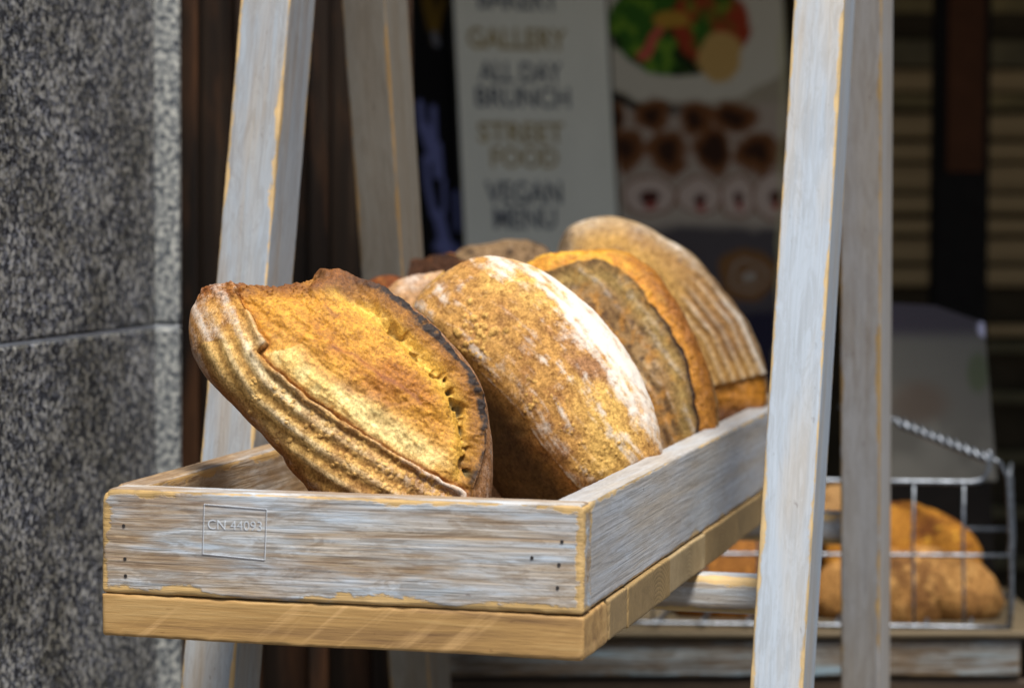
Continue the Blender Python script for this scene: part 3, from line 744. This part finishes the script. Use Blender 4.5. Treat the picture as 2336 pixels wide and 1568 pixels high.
# ------------------------------------------------------------------ dark timber door frame behind the left legs
md, nt, bs = mat('dark stained timber'); n = N(nt)
g = n.noise(n.coord((34, 34, 1.6)), 1, 6, .65, .5); b_ = n.noise(n.coord((14, 14, 2.5), loc=(3, 1, 2)), 1, 4, .6)
c = n.ramp(g, [(.35, (.005, .0035, .003)), (.55, (.018, .010, .006)), (.72, (.045, .03, .02))])
c = n.mixc(n.ramp(b_, [(.52, (0, 0, 0)), (.68, (.8, .8, .8))]), c, (.085, .036, .015))
n.link(c, bs.inputs['Base Color']); bs.inputs['Roughness'].default_value = .6; bs.inputs['Specular IOR Level'].default_value = .25
frm = empty('door_frame', tuple(atd(260, 400, 3.5)*np.array([1, 1, 0])+np.array([0, 0, -1.])), 'dark stained timber door frame of upright boards between granite and menu board', 'door frame')
dX = RX; dN = nrm(np.array([-F[0], -F[1], 0]))
def upright(nm, x0, x1, D, th, mm, parent, z0=-1., z1=1.5, proud=0.):
    a = atd(x0, 300, D); b = atd(x1, 300, D); c = (a+b)/2; c[2] = (z0+z1)/2
    w = np.linalg.norm((b-a)[:2])
    V, Q, e = boxmesh(w, th, z1-z0, .004, (.02, .02, .06), .3, int(x0))
    X = nrm(np.array([b[0]-a[0], b[1]-a[1], 0])); Yv = np.cross((0, 0, 1), X)
    c = c-Yv*proud
    return mesh(nm, V, Q, mm, parent, True, attr={'edge': e}, M=frame(c, X, Yv, (0, 0, 1)))
for x0, x1, D, th in ((140, 200.5, 3.45, .05), (202, 236, 3.55, .05), (237, 262, 3.5, .05), (263, 309, 3.6, .05), (310, 330, 3.5, .06), (331, 372, 3.6, .05), (373, 412, 3.55, .05)):
    upright('frame_board', x0, x1, D, th, md, frm)

# ------------------------------------------------------------------ printed boards
def M_print(name, rough=.55):
    m, nt, bs = mat(name); n = N(nt)
    f = n.noise(n.coord(), 220, 3, .6)
    c = n.mixc(.25, n.attr('Col'), n.ramp(f, [(.3, (.7, .7, .7)), (.7, (1.25, 1.25, 1.25))]), 'MULTIPLY')
    n.link(c, bs.inputs['Base Color']); bs.inputs['Roughness'].default_value = rough; bs.inputs['Specular IOR Level'].default_value = .08; return m
M_pr = M_print('printed face')
M_dk = plain('dark ink', (.15, .155, .17), .6); M_gd = plain('gold ink', (.42, .31, .13), .6)
M_bk = plain('board back', (.03, .028, .026), .7)
PY = R_(20)                          # boards turned a little away to the right, leaning back
bd = nrm(np.array([math.cos(YAW+PY), math.sin(YAW+PY), 0]))
bn = nrm(np.cross(bd, (0, 0, 1)))*1.          # faces the street
if bn@F > 0: bn = -bn
lean = R_(9)
bu = nrm(np.array([0, 0, 1])*math.cos(lean)-bn*math.sin(lean)); bn2 = np.cross(bd, bu)
if bn2@F > 0: bn2 = -bn2
def plate(nm, O, x0, x1, z0, z1, nx, nz, fn, m, parent, th=.012):
    """a panel in the (bd, bu) plane from origin O: front grid coloured by fn(u,v), plus a solid back"""
    u = np.linspace(0, 1, nx); v = np.linspace(0, 1, nz); Ug, Vg = np.meshgrid(u, v, indexing='ij'); U, Vv = Ug.ravel(), Vg.ravel()
    P = O+np.outer(x0+(x1-x0)*U, bd)+np.outer(z0+(z1-z0)*Vv, bu)
    i = np.arange(nx*nz).reshape(nx, nz); Q = np.stack([i[:-1, :-1], i[1:, :-1], i[1:, 1:], i[:-1, 1:]], -1).reshape(-1, 4)
    return mesh(nm, P, Q, m, parent, False, fn(U, Vv))
def backing(nm, O, x0, x1, z0, z1, th, m, parent):
    V, Q, e = boxmesh(x1-x0, th, z1-z0, .001, (.2, .2, .2), 0, 1)
    c = O+bd*(x0+x1)/2+bu*(z0+z1)/2-bn2*(th/2+.0015)
    return mesh(nm, V, Q, m, parent, False, M=frame(c, bd, np.cross(bu, bd), bu))
def onb(O, x, y):
    p = atn(bn2, O, x, y)-O; return p@bd, p@bu
# menu board
O = atd(540, 230, 5.2)
mx0 = (onb(O, 449, 0)[0]+onb(O, 470, 245)[0])/2; mx1 = (onb(O, 606, 0)[0]+onb(O, 617, 215)[0])/2; ztop = onb(O, 540, -70)[1]; zbot = onb(O, 540, 420)[1]
menu = empty('menu_board', tuple(O*np.array([1, 1, 0])+np.array([0, 0, -.6])), 'cream menu board printed ALL DAY BRUNCH and VEGAN MENU in dark and gold capitals', 'sign')
zfoot = (-1-O[2])/math.cos(lean)
cream = lambda U, V: np.tile(br([.86, .83, .71]), (len(U), 1))*(1+.05*fbm(np.stack([U*6, V*9, V*0], 1), 1, 3, 9))[:, None]
plate('printed_panel', O, mx0, mx1, zbot, ztop, 60, 120, cream, M_pr, menu)
backing('board_backing', O, mx0, mx1, zfoot, ztop, .02, M_bk, menu)
for body, xa, xb, ya, yb, mm in (('BAKERY', 477, 558, -14, 9, M_dk), ('GALLERY', 467, 566, 28, 49, M_gd), ('ALL DAY', 479, 562, 62, 82, M_dk), ('BRUNCH', 476, 570, 87, 107, M_dk),
                             ('STREET', 478, 564, 122, 142, M_gd), ('FOOD', 491, 558, 147, 167, M_gd), ('VEGAN', 487, 563, 181, 203, M_dk), ('MENU', 494, 556, 207, 228, M_dk)):
    a = onb(O, xa, yb); b = onb(O, xb, yb); tt = onb(O, (xa+xb)/2, ya)
    base = O+bd*(a[0]+b[0])/2+bu*((a[1]+b[1])/2)+bn2*.0012
    o = text_obj('lettering', body, .03, frame(base, bd, bu, bn2), mm, menu, 1., .0006, .0002)
    vs = o.data.vertices; w_ = max(v.co.x for v in vs)-min(v.co.x for v in vs); h_ = max(v.co.y for v in vs)
    for v in vs: v.co.x *= (b[0]-a[0])/w_; v.co.y *= (tt[1]-(a[1]+b[1])/2)/h_
# food poster
px0 = mx1+.006; px1 = onb(O, 790, 120)[0]
fp = empty('food_poster', tuple(atd(700, 230, 5.3)*np.array([1, 1, 0])+np.array([0, 0, -.6])), 'poster of food pictures: salad plate, rows of pastries and doughnuts, coffee cup', 'poster')
def foodpic(U, V):
    P = O+np.outer(px0+(px1-px0)*U, bd)+np.outer(zbot+(ztop-zbot)*V, bu)
    x, y = proj(P); x = x/K; y = y/K
    w3 = np.stack([x, y, x*0], 1); wx = 13*fbm(w3, .022, 4, 61)*(y > 60); wy = 13*fbm(w3, .022, 4, 62)*(y > 60); x = x+wx; y = y+wy
    q = np.stack([x, y], 1); n1 = fbm(np.stack([x, y, x*0], 1), .02, 3, 5); n2 = fbm(np.stack([x, y, x*0], 1), .05, 3, 15)
    c = np.tile(br([.165, .15, .125]), (len(x), 1))
    ell = lambda cx, cy, a, b: np.sqrt(((x-cx)/a)**2+((y-cy)/b)**2)
    # lower zones
    c = mix(c, br([.19, .165, .15]), ss(225, 250, y))
    c = mix(c, br([.20, .18, .165]), ss(400, 440, y))
    e = ell(1560, 70, 270, 165); c = mix(c, br([.26, .255, .235]), ss(1.02, .98, e)*(y < 240))
    c = mix(c, br([.01, .01, .01]), ss(.03, .0, np.abs(e-1.10)-.05)*ss(1640, 1480, x)*(y > 100))
    e = ell(1545, 60, 165, 120)
    c = mix(c, br([.018, .06, .008]), ss(1.0, .94, e+.06*n1))
    c = mix(c, br([.07, .14, .015]), ss(1.0, .94, e)*ss(.05, .35, n2))
    c = mix(c, br([.006, .012, .004]), ss(1.0, .94, e)*ss(.1, .4, n1))
    c = mix(c, br([.15, .022, .01]), ss(1.06, .9, ell(1620, 55, 90, 95))*ss(-.3, .2, n1))
    c = mix(c, br([.24, .16, .06]), ss(1.05, .8, ell(1640, 130, 55, 60)))
    c = mix(c, br([.2, .12, .02]), ss(1.05, .8, ell(1530, 45, 45, 22)))
    d, t = poly_sd(q, [(1465, 130), (1500, 70)]); c = mix(c, br([.25, .05, .04]), ss(16, 9, np.abs(d)))
    # pastries
    for cx, cy, a, b in ((1407, 268, 12, 26), (1482, 262, 38, 30), (1588, 268, 36, 32), (1672, 265, 40, 32), (1430, 345, 34, 42), (1525, 345, 40, 42), (1625, 342, 36, 46), (1728, 352, 40, 38), (1800, 350, 24, 34)):
        e = ell(cx, cy, a*1.22, b*1.2)+.22*n2
        c = mix(c, br([.08, .032, .012]), ss(1.2, .8, e)); c = mix(c, br([.018, .008, .005]), ss(.8, .3, e-.2*n1))
    for cx, cy, a, b in ((1480, 448, 60, 46), (1592, 448, 50, 42), (1680, 450, 44, 50), (1765, 445, 46, 52)):
        e = ell(cx, cy, a, b)
        c = mix(c, br([.11, .05, .03]), ss(.12, 0, np.abs(e-1.0))); c = mix(c, br([.25, .21, .20]), ss(.95, .85, e)); c = mix(c, br([.035, .01, .008]), ss(.38, .25, ell(cx, cy+4, a*.9, b*.9)))
        c = mix(c, br([.16, .02, .015]), ss(1.1, .6, ell(cx+4, cy+24, 14, 9)))
    # dark band and coffee
    c = mix(c, br([.042, .038, .045]), ss(505, 530, y+8*n1))
    e = ell(1705, 625, 68, 62); c = mix(c, br([.10, .05, .02]), ss(1.05, .95, e)); c = mix(c, br([.17, .15, .135]), ss(.8, .6, ell(1708, 628, 60, 52))*ss(.12, .2, np.abs(ell(1708, 628, 60, 52)-.42)))
    c = mix(c, br([.012, .011, .025]), ss(695, 720, y))
    c = mix(c, br([.23, .23, .15]), ss(.0, 1, (np.abs(x-1790+y*.02) < 7)*1.)*.6)
    return np.clip(c*np.array([2.35, 2.15, 1.85]), 0, .85)
plate('printed_picture', O, px0, px1, zbot, ztop, 260, 300, foodpic, M_pr, fp)
backing('board_backing', O, px0, px1, zfoot, ztop, .02, M_bk, fp)
# black chalkboard between the rear leg and the menu
O2 = O-bn2*.03
cx0 = onb(O2, 396, 100)[0]; cx1 = mx0+.004
cb = empty('chalkboard', tuple(atd(430, 230, 5.4)*np.array([1, 1, 0])+np.array([0, 0, -.6])), 'narrow black board with smeared blue white chalk writing beside the menu', 'sign')
def chalk(U, V):
    P = O2+np.outer(cx0+(cx1-cx0)*U, bd)+np.outer(zbot+(ztop-zbot)*V, bu)
    x, y = proj(P); x = x/K; y = y/K; q = np.stack([x, y], 1)
    c = np.tile(br([.006, .005, .005]), (len(x), 1))
    for pts, w in (([(957, 235), (962, 280), (975, 330)], 8), ([(988, 245), (990, 300), (995, 400)], 7), ([(965, 290), (985, 310), (985, 360)], 12), ([(970, 360), (975, 420), (990, 490)], 7),
                   ([(1012, 410), (1014, 480)], 5), ([(1000, 490), (1012, 540), (1025, 590)], 13), ([(1040, 440), (1045, 520)], 7), ([(1005, 560), (1060, 580)], 16), ([(1000, 330), (1005, 400)], 7)):
        d, t = poly_sd(q, pts); c = mix(c, br([.17, .18, .38]), ss(w*1.4, w*.6, np.abs(d))*.9)
    for pts, w in (([(975, 0), (988, 60)], 15), ([(1010, 0), (995, 60), (992, 95)], 9)):
        d, t = poly_sd(q, pts); c = mix(c, br([.16, .09, .012]), ss(w*1.4, w*.5, np.abs(d))*.8)
    d, t = poly_sd(q, [(990, 78), (996, 100)]); c = mix(c, br([.15, .15, .17]), ss(11, 4, np.abs(d)))
    return c
plate('writing_face', O2, cx0, cx1, zbot, ztop, 90, 300, chalk, M_pr, cb)
backing('board_backing', O2, cx0, cx1, zfoot, ztop, .02, M_bk, cb)
# the boards stand on a long ledge hidden behind the loaves
# ------------------------------------------------------------------ slatted shutter and post on the right
msl, nt, bs = mat('olive slat timber'); n = N(nt)
g = n.noise(n.coord((2, 40, 40)), 1, 5, .6)
c = n.ramp(g, [(.35, (.26, .165, .065)), (.65, (.46, .31, .14))]); n.link(c, bs.inputs['Base Color']); bs.inputs['Roughness'].default_value = .6
msb = plain('brown shutter back', (.05, .036, .02), .7, 0, .3, 12); mdk = plain('near black paint', (.010, .008, .007), .7); mrb = plain('red brown board', (.075, .028, .012), .7, 0, .2, 12)
mpw = plain('lower dark slat', (.12, .095, .04), .7)
DS = 6.6
msl2 = plain('shaded brown slat', (.22, .16, .06), .7, 0, .3, 12); msl3 = plain('shaded dull slat', (.13, .10, .045), .7, 0, .3, 12)
sh = empty('slatted_shutter', tuple(atd(930, 300, DS)*np.array([1, 1, 0])+np.array([0, 0, -1.])), 'olive yellow slatted wooden shutter in the dark behind the right legs', 'shutter')
def hslat(x0, x1, y0, y1, D, m, th=.02, parent=sh, nm='slat'):
    a = atd(x0, (y0+y1)/2, D); b = atd(x1, (y0+y1)/2, D); h = (y1-y0)/FPX*D
    X = nrm(np.array([b[0]-a[0], b[1]-a[1], 0])); Yv = np.cross((0, 0, 1), X); c = (a+b)/2; c[2] = atd((x0+x1)/2, (y0+y1)/2, D)[2]
    V, Q, e = boxmesh(np.linalg.norm((b-a)[:2]), th, h, .003, (.05, .02, .02), .2, int(y0))
    return mesh(nm, V, Q, m, parent, True, attr={'edge': e}, M=frame(c, X, Yv, (0, 0, 1)))
y = -30; i = 0
while y < 284:
    hgt = (20, 28, 22, 30, 24)[i % 5]; hslat(800, 1090, y, y+hgt-2.5-(i*3 % 4), DS+.02*(i % 3), (msl, msl2, msl, msl3)[(i*5) % 4] if i < 7 else msl); y += hgt; i += 1  # upper slats mix in darker tones, overhead shade put into their colour
for yy in (328, 345, 395, 455, 510, 560): hslat(960, 1090, yy-4, yy+7, DS, mpw if yy != 328 else msl)
upright('shutter_back', 780, 1100, DS+.08, .02, msb, sh)
post = empty('door_post', tuple(atd(955, 300, 5.6)*np.array([1, 1, 0])+np.array([0, 0, -1.])), 'broad black upright post with a red brown upper panel, right of the rear leg', 'post')
upright('post_body', 931, 984, 5.65, .08, mdk, post)
a = atd(945, 172, 5.60); upright('upper_panel', 944, 981, 5.60, .01, mrb, post, z0=a[2], z1=1.4)

# ------------------------------------------------------------------ wire basket with bread, on a paint-flaked crate
mw, nt, bs = mat('galvanised wire'); n = N(nt)
c = n.ramp(n.noise(n.coord(), 160, 4, .6), [(.35, (.07, .08, .095)), (.65, (.26, .29, .34))]); n.link(c, bs.inputs['Base Color'])
bs.inputs['Metallic'].default_value = .75; bs.inputs['Roughness'].default_value = .38
DB = 3.72
bk = empty('wire_basket', tuple(atd(840, 628, DB+.15)), 'galvanised wire basket holding bread on the crate behind the right legs', 'basket')
B = lambda x, y, d=0: atd(x, y, DB+d)
dep = np.array([-.05, 1., 0])*.30           # basket depth, runs back
bx0 = 610
def wire(nm, pts, r): V, Q = tube(pts, r, 8); mesh(nm, V, Q, mw, bk, True)
bot = lambda x: B(x, 622+(x-640)*.013); midw = lambda x: B(x, 553+(x-700)*.006); topw = lambda x: B(x, 480+(x-830)*.012)
wire('wire', [bot(x) for x in np.linspace(bx0, 1008, 12)], .0034)
wire('wire', [midw(x) for x in np.linspace(bx0, 1010, 12)], .0028)
wire('wire', [topw(x) for x in np.linspace(bx0, 972, 12)]+[B(980, 480), B(986, 475), B(989, 467), B(990, 457), B(989, 450)], .0037)
for x in (653, 706, 759, 811, 862, 914, 964): wire('wire', [bot(x), B(x-.5, 590), B(x-1, 540), topw(x)], .0021)
wire('wire', [B(1010, 627), B(1012, 600), B(1011, 540), B(1008, 478), B(1000, 462), B(991, 458)], .0034)
# back side and ends
for fn, r in ((bot, .004), (midw, .0032)):
    wire('wire', [fn(x)+dep for x in np.linspace(bx0, 1008, 8)], r); wire('wire', [fn(1009), fn(1009)+dep*.5, fn(1009)+dep], r); wire('wire', [fn(bx0), fn(bx0)+dep], r)
for k in range(1, 6): wire('wire', [bot(1009)+dep*k/6, B(1011, 560)+dep*k/6, B(1008, 480)+dep*k/6], .0022)
for k in range(0, 9): wire('wire', [bot(bx0+45*k), bot(bx0+45*k)+dep], .0024)
# twisted wire side rail running back and left
a = B(991, 459); b = B(897, 421, .12)
tw = []
for ph in (0, math.pi):
    pts = []
    for t in np.linspace(0, 1, 60):
        p = a+(b-a)*t; w = t*34+ph; pts.append(p+UP*.0045*math.cos(w)+nrm(np.cross(b-a, UP))*.0045*math.sin(w))
    tw.append(tube(pts, .0042, 8))
V, Q = join(tw); mesh('twisted_rail', V, Q, mw, bk, True)
wire('wire', [b, b+np.array([-.1, .12, .01])], .004)
GB = 'loaves lying in the wire basket'
small_loaf([(1880, 1300), (1900, 1200), (1960, 1165), (2040, 1148), (2110, 1160), (2160, 1182), (2210, 1215), (2240, 1258), (2235, 1300), (2100, 1330), (1980, 1330)], DB+.16,
           [(.36, .16, .02), (.16, .055, .01), (.62, .34, .04)], .0, 'golden orange loaf on top in the wire basket', seed=510, Hf=.05, group=GB, tilt=20, yaw=0, n=100)
small_loaf([(1850, 1380), (1870, 1300), (1940, 1268), (2050, 1258), (2160, 1262), (2230, 1285), (2275, 1330), (2290, 1380), (2270, 1412), (2150, 1424), (1980, 1424), (1880, 1415)], DB+.12,
           [(.36, .19, .06), (.17, .08, .025), (.50, .29, .10)], .05, 'pale tan loaf lying at the bottom of the wire basket, near its right end', seed=520, Hf=.06, group=GB, tilt=20, yaw=0, n=100)
small_loaf([(1540, 1400), (1560, 1290), (1620, 1230), (1690, 1212), (1760, 1215), (1800, 1240), (1835, 1300), (1830, 1390), (1760, 1420), (1620, 1422)], DB+.14,
           [(.24, .10, .02), (.07, .03, .01), (.34, .15, .03)], .0, 'dark orange loaf in the wire basket, glimpsed under the tray', seed=530, Hf=.05, group=GB, tilt=20, yaw=0, n=90)
small_loaf([(1845, 1250), (1850, 1150), (1880, 1110), (1910, 1105), (1945, 1130), (1960, 1200), (1955, 1260), (1900, 1270)], DB+.26,
           [(.40, .24, .10), (.26, .14, .05), (.5, .3, .12)], .1, 'tan loaf in the wire basket, glimpsed between the two right legs', seed=540, Hf=.04, group=GB, tilt=20, yaw=0, n=60)
# crate ledge
mc = wood_paint('flaked blue paint', (.20, .29, .36), (.17, .11, .055), (.07, .045, .025), cover=.50, wear=.004, seed=6, streak=1.5, gscale=1.6)
mct = wood_bare('crate top', (.12, .09, .05), (.06, .045, .025), (.18, .14, .09), 5, False)
mcd = wood_bare('crate dark', (.045, .026, .013), (.02, .012, .007), (.07, .04, .02), 6, False)
cr_ = empty('wooden_crate', tuple(atd(800, 700, DB+.2)), 'low wooden crate with flaking pale blue paint under the wire basket', 'crate')
def cboard(nm, x0, x1, y0, y1, D, m, th, seed, prt=cr_, back=0.):
    a = atd(x0, (y0+y1)/2, D); b = atd(x1, (y0+y1)/2, D); h = (y1-y0)/FPX*D; c = (a+b)/2; X = nrm(b-a)
    c = c+nrm(np.array([F[0], F[1], 0]))*(th/2+back)
    Yv = nrm(np.cross((0, 0, 1), X))
    return board(nm, c, X, Yv, np.linalg.norm(b-a), th, h, m, prt, r=.004, step=(.012, .02, .01), seed=seed)
cboard('crate_top', 430, 1060, 631, 637.5, DB-.02, mct, .42, 61)
cboard('front_slat', 440, 1021, 639, 676, DB-.01, mc, .02, 62)
cboard('front_slat', 440, 1060, 679, 745, DB, mcd, .02, 63)
cboard('lower_panel', 440, 1060, 749, 1070, DB+.01, mcd, .02, 65)
cboard('crate_floor', 440, 1060, 748, 760, DB, mcd, .42, 64)

# printed card in a clear sleeve behind the basket
sc_ = empty('printed_card', tuple(atd(940, 560, DB+.33)), 'glossy printed food card standing behind the wire basket, a pale glint painted on its corner', 'card')
mcard, nt, bs = mat('glossy card'); n = N(nt)
n.link(n.attr('Col'), bs.inputs['Base Color']); bs.inputs['Roughness'].default_value = .3
pts = [(850, 300), (935, 305), (984, 322), (996, 470), (850, 470)]
nx, nz = 80, 90
U, Vv = [a.ravel() for a in np.meshgrid(np.linspace(0, 1, nx), np.linspace(0, 1, nz), indexing='ij')]
topx = 850+134*U; topy = np.where(topx < 935, 300+(topx-850)*.06, 305+(topx-935)*.35)
botx = 850+147*U; X_ = topx*(1-Vv)+botx*Vv; Y_ = topy*(1-Vv)+480*Vv
Pc = np.array([atd(a, b, DB+.36+.0006*(a-900)) for a, b in zip(X_, Y_)])
n1 = fbm(np.stack([X_, Y_, X_*0], 1), .03, 3, 3)
cc = np.tile(br([.12, .112, .095]), (len(X_), 1)); cc = mix(cc, br([.18, .17, .145]), ss(-.2, .5, n1)*ss(330, 380, Y_))
cc = mix(cc, br([.03, .02, .035]), ss(345, 325, Y_)); cc = mix(cc, br([.11, .07, .045]), .7*ss(1.4, .5, np.hypot((X_-918)/30, (Y_-402)/22)))
cc = mix(cc, br([.07, .085, .04]), ss(1.2, .6, np.hypot((X_-978)/12, (Y_-372)/22)))
cc = mix(cc, br([.55, .55, .75]), ss(1.2, .6, np.hypot((X_-983)/5.5, (Y_-328)/9)))  # highlight at the upper right corner painted into the card colour
i = np.arange(nx*nz).reshape(nx, nz); Qc = np.stack([i[:-1, :-1], i[:-1, 1:], i[1:, 1:], i[1:, :-1]], -1).reshape(-1, 4)
mesh('card_face', Pc, Qc, mcard, sc_, True, cc)
Yb = topy*(1-Vv)+616*Vv
Pb = np.array([atd(a, b, DB+.36+.0006*(a-900)) for a, b in zip(X_, Yb)])
mesh('card_back', Pb+nrm(np.array([F[0], F[1], 0]))*.004, Qc[:, ::-1], mdk, sc_, True)

# ------------------------------------------------------------------ setting
mgr = plain('paving', (.13, .125, .12), .85, 0, .3, 6, .3); mwl = plain('dark interior wall', (.012, .010, .009), .8, 0, .2, 3)
mce = plain('dark shade slab', (.05, .045, .04), .8)
def sbox(nm, c, dims, m):
    V, Q, e = boxmesh(*dims, .002, (.5, .5, .5), 0, 1); o = mesh(nm, V+np.array(c), Q, m, None, False); o['kind'] = 'structure'; return o
V = np.array([(-60, -60, -1.), (60, -60, -1.), (60, 60, -1.), (-60, 60, -1.)]); o = mesh('ground', V, np.array([(0, 1, 2, 3)]), mgr, None, False); o['kind'] = 'structure'
sbox('wall', (-1, 6.6, .6), (12, .1, 3.2), mwl)
sbox('added_shade_slab', (-1, 3.98, 1.36), (12, 5.4, .1), mce)  # unseen slab added overhead to shade the background

# ------------------------------------------------------------------ light
w = bpy.data.worlds.new('World'); S.world = w; w.use_nodes = True; nt = w.node_tree
sky = nt.nodes.new('ShaderNodeTexSky'); sky.sky_type = 'NISHITA'; sky.sun_disc = False
SE, SA = R_(66), R_(-150)    # elevation; direction the light comes from
sv = Vector((.48, -.85, 0)).normalized()*math.cos(SE)+Vector((0, 0, math.sin(SE)))
sky.sun_elevation = SE; sky.sun_rotation = math.atan2(sv.x, sv.y); sky.air_density = 1.0; sky.dust_density = 2.5
bg = nt.nodes['Background']; nt.links.new(sky.outputs[0], bg.inputs[0]); bg.inputs[1].default_value = .068
sl = bpy.data.lights.new('sun', 'SUN'); sl.energy = 4.2; sl.angle = R_(18); sl.color = (1, .95, .86)
so = bpy.data.objects.new('sun', sl); COL.objects.link(so); so.rotation_euler = sv.to_track_quat('Z', 'Y').to_euler()
S.view_settings.view_transform = 'Standard'; S.view_settings.look = 'None'; S.view_settings.gamma = 1; S.view_settings.exposure = .42
S.view_settings.use_curve_mapping = False
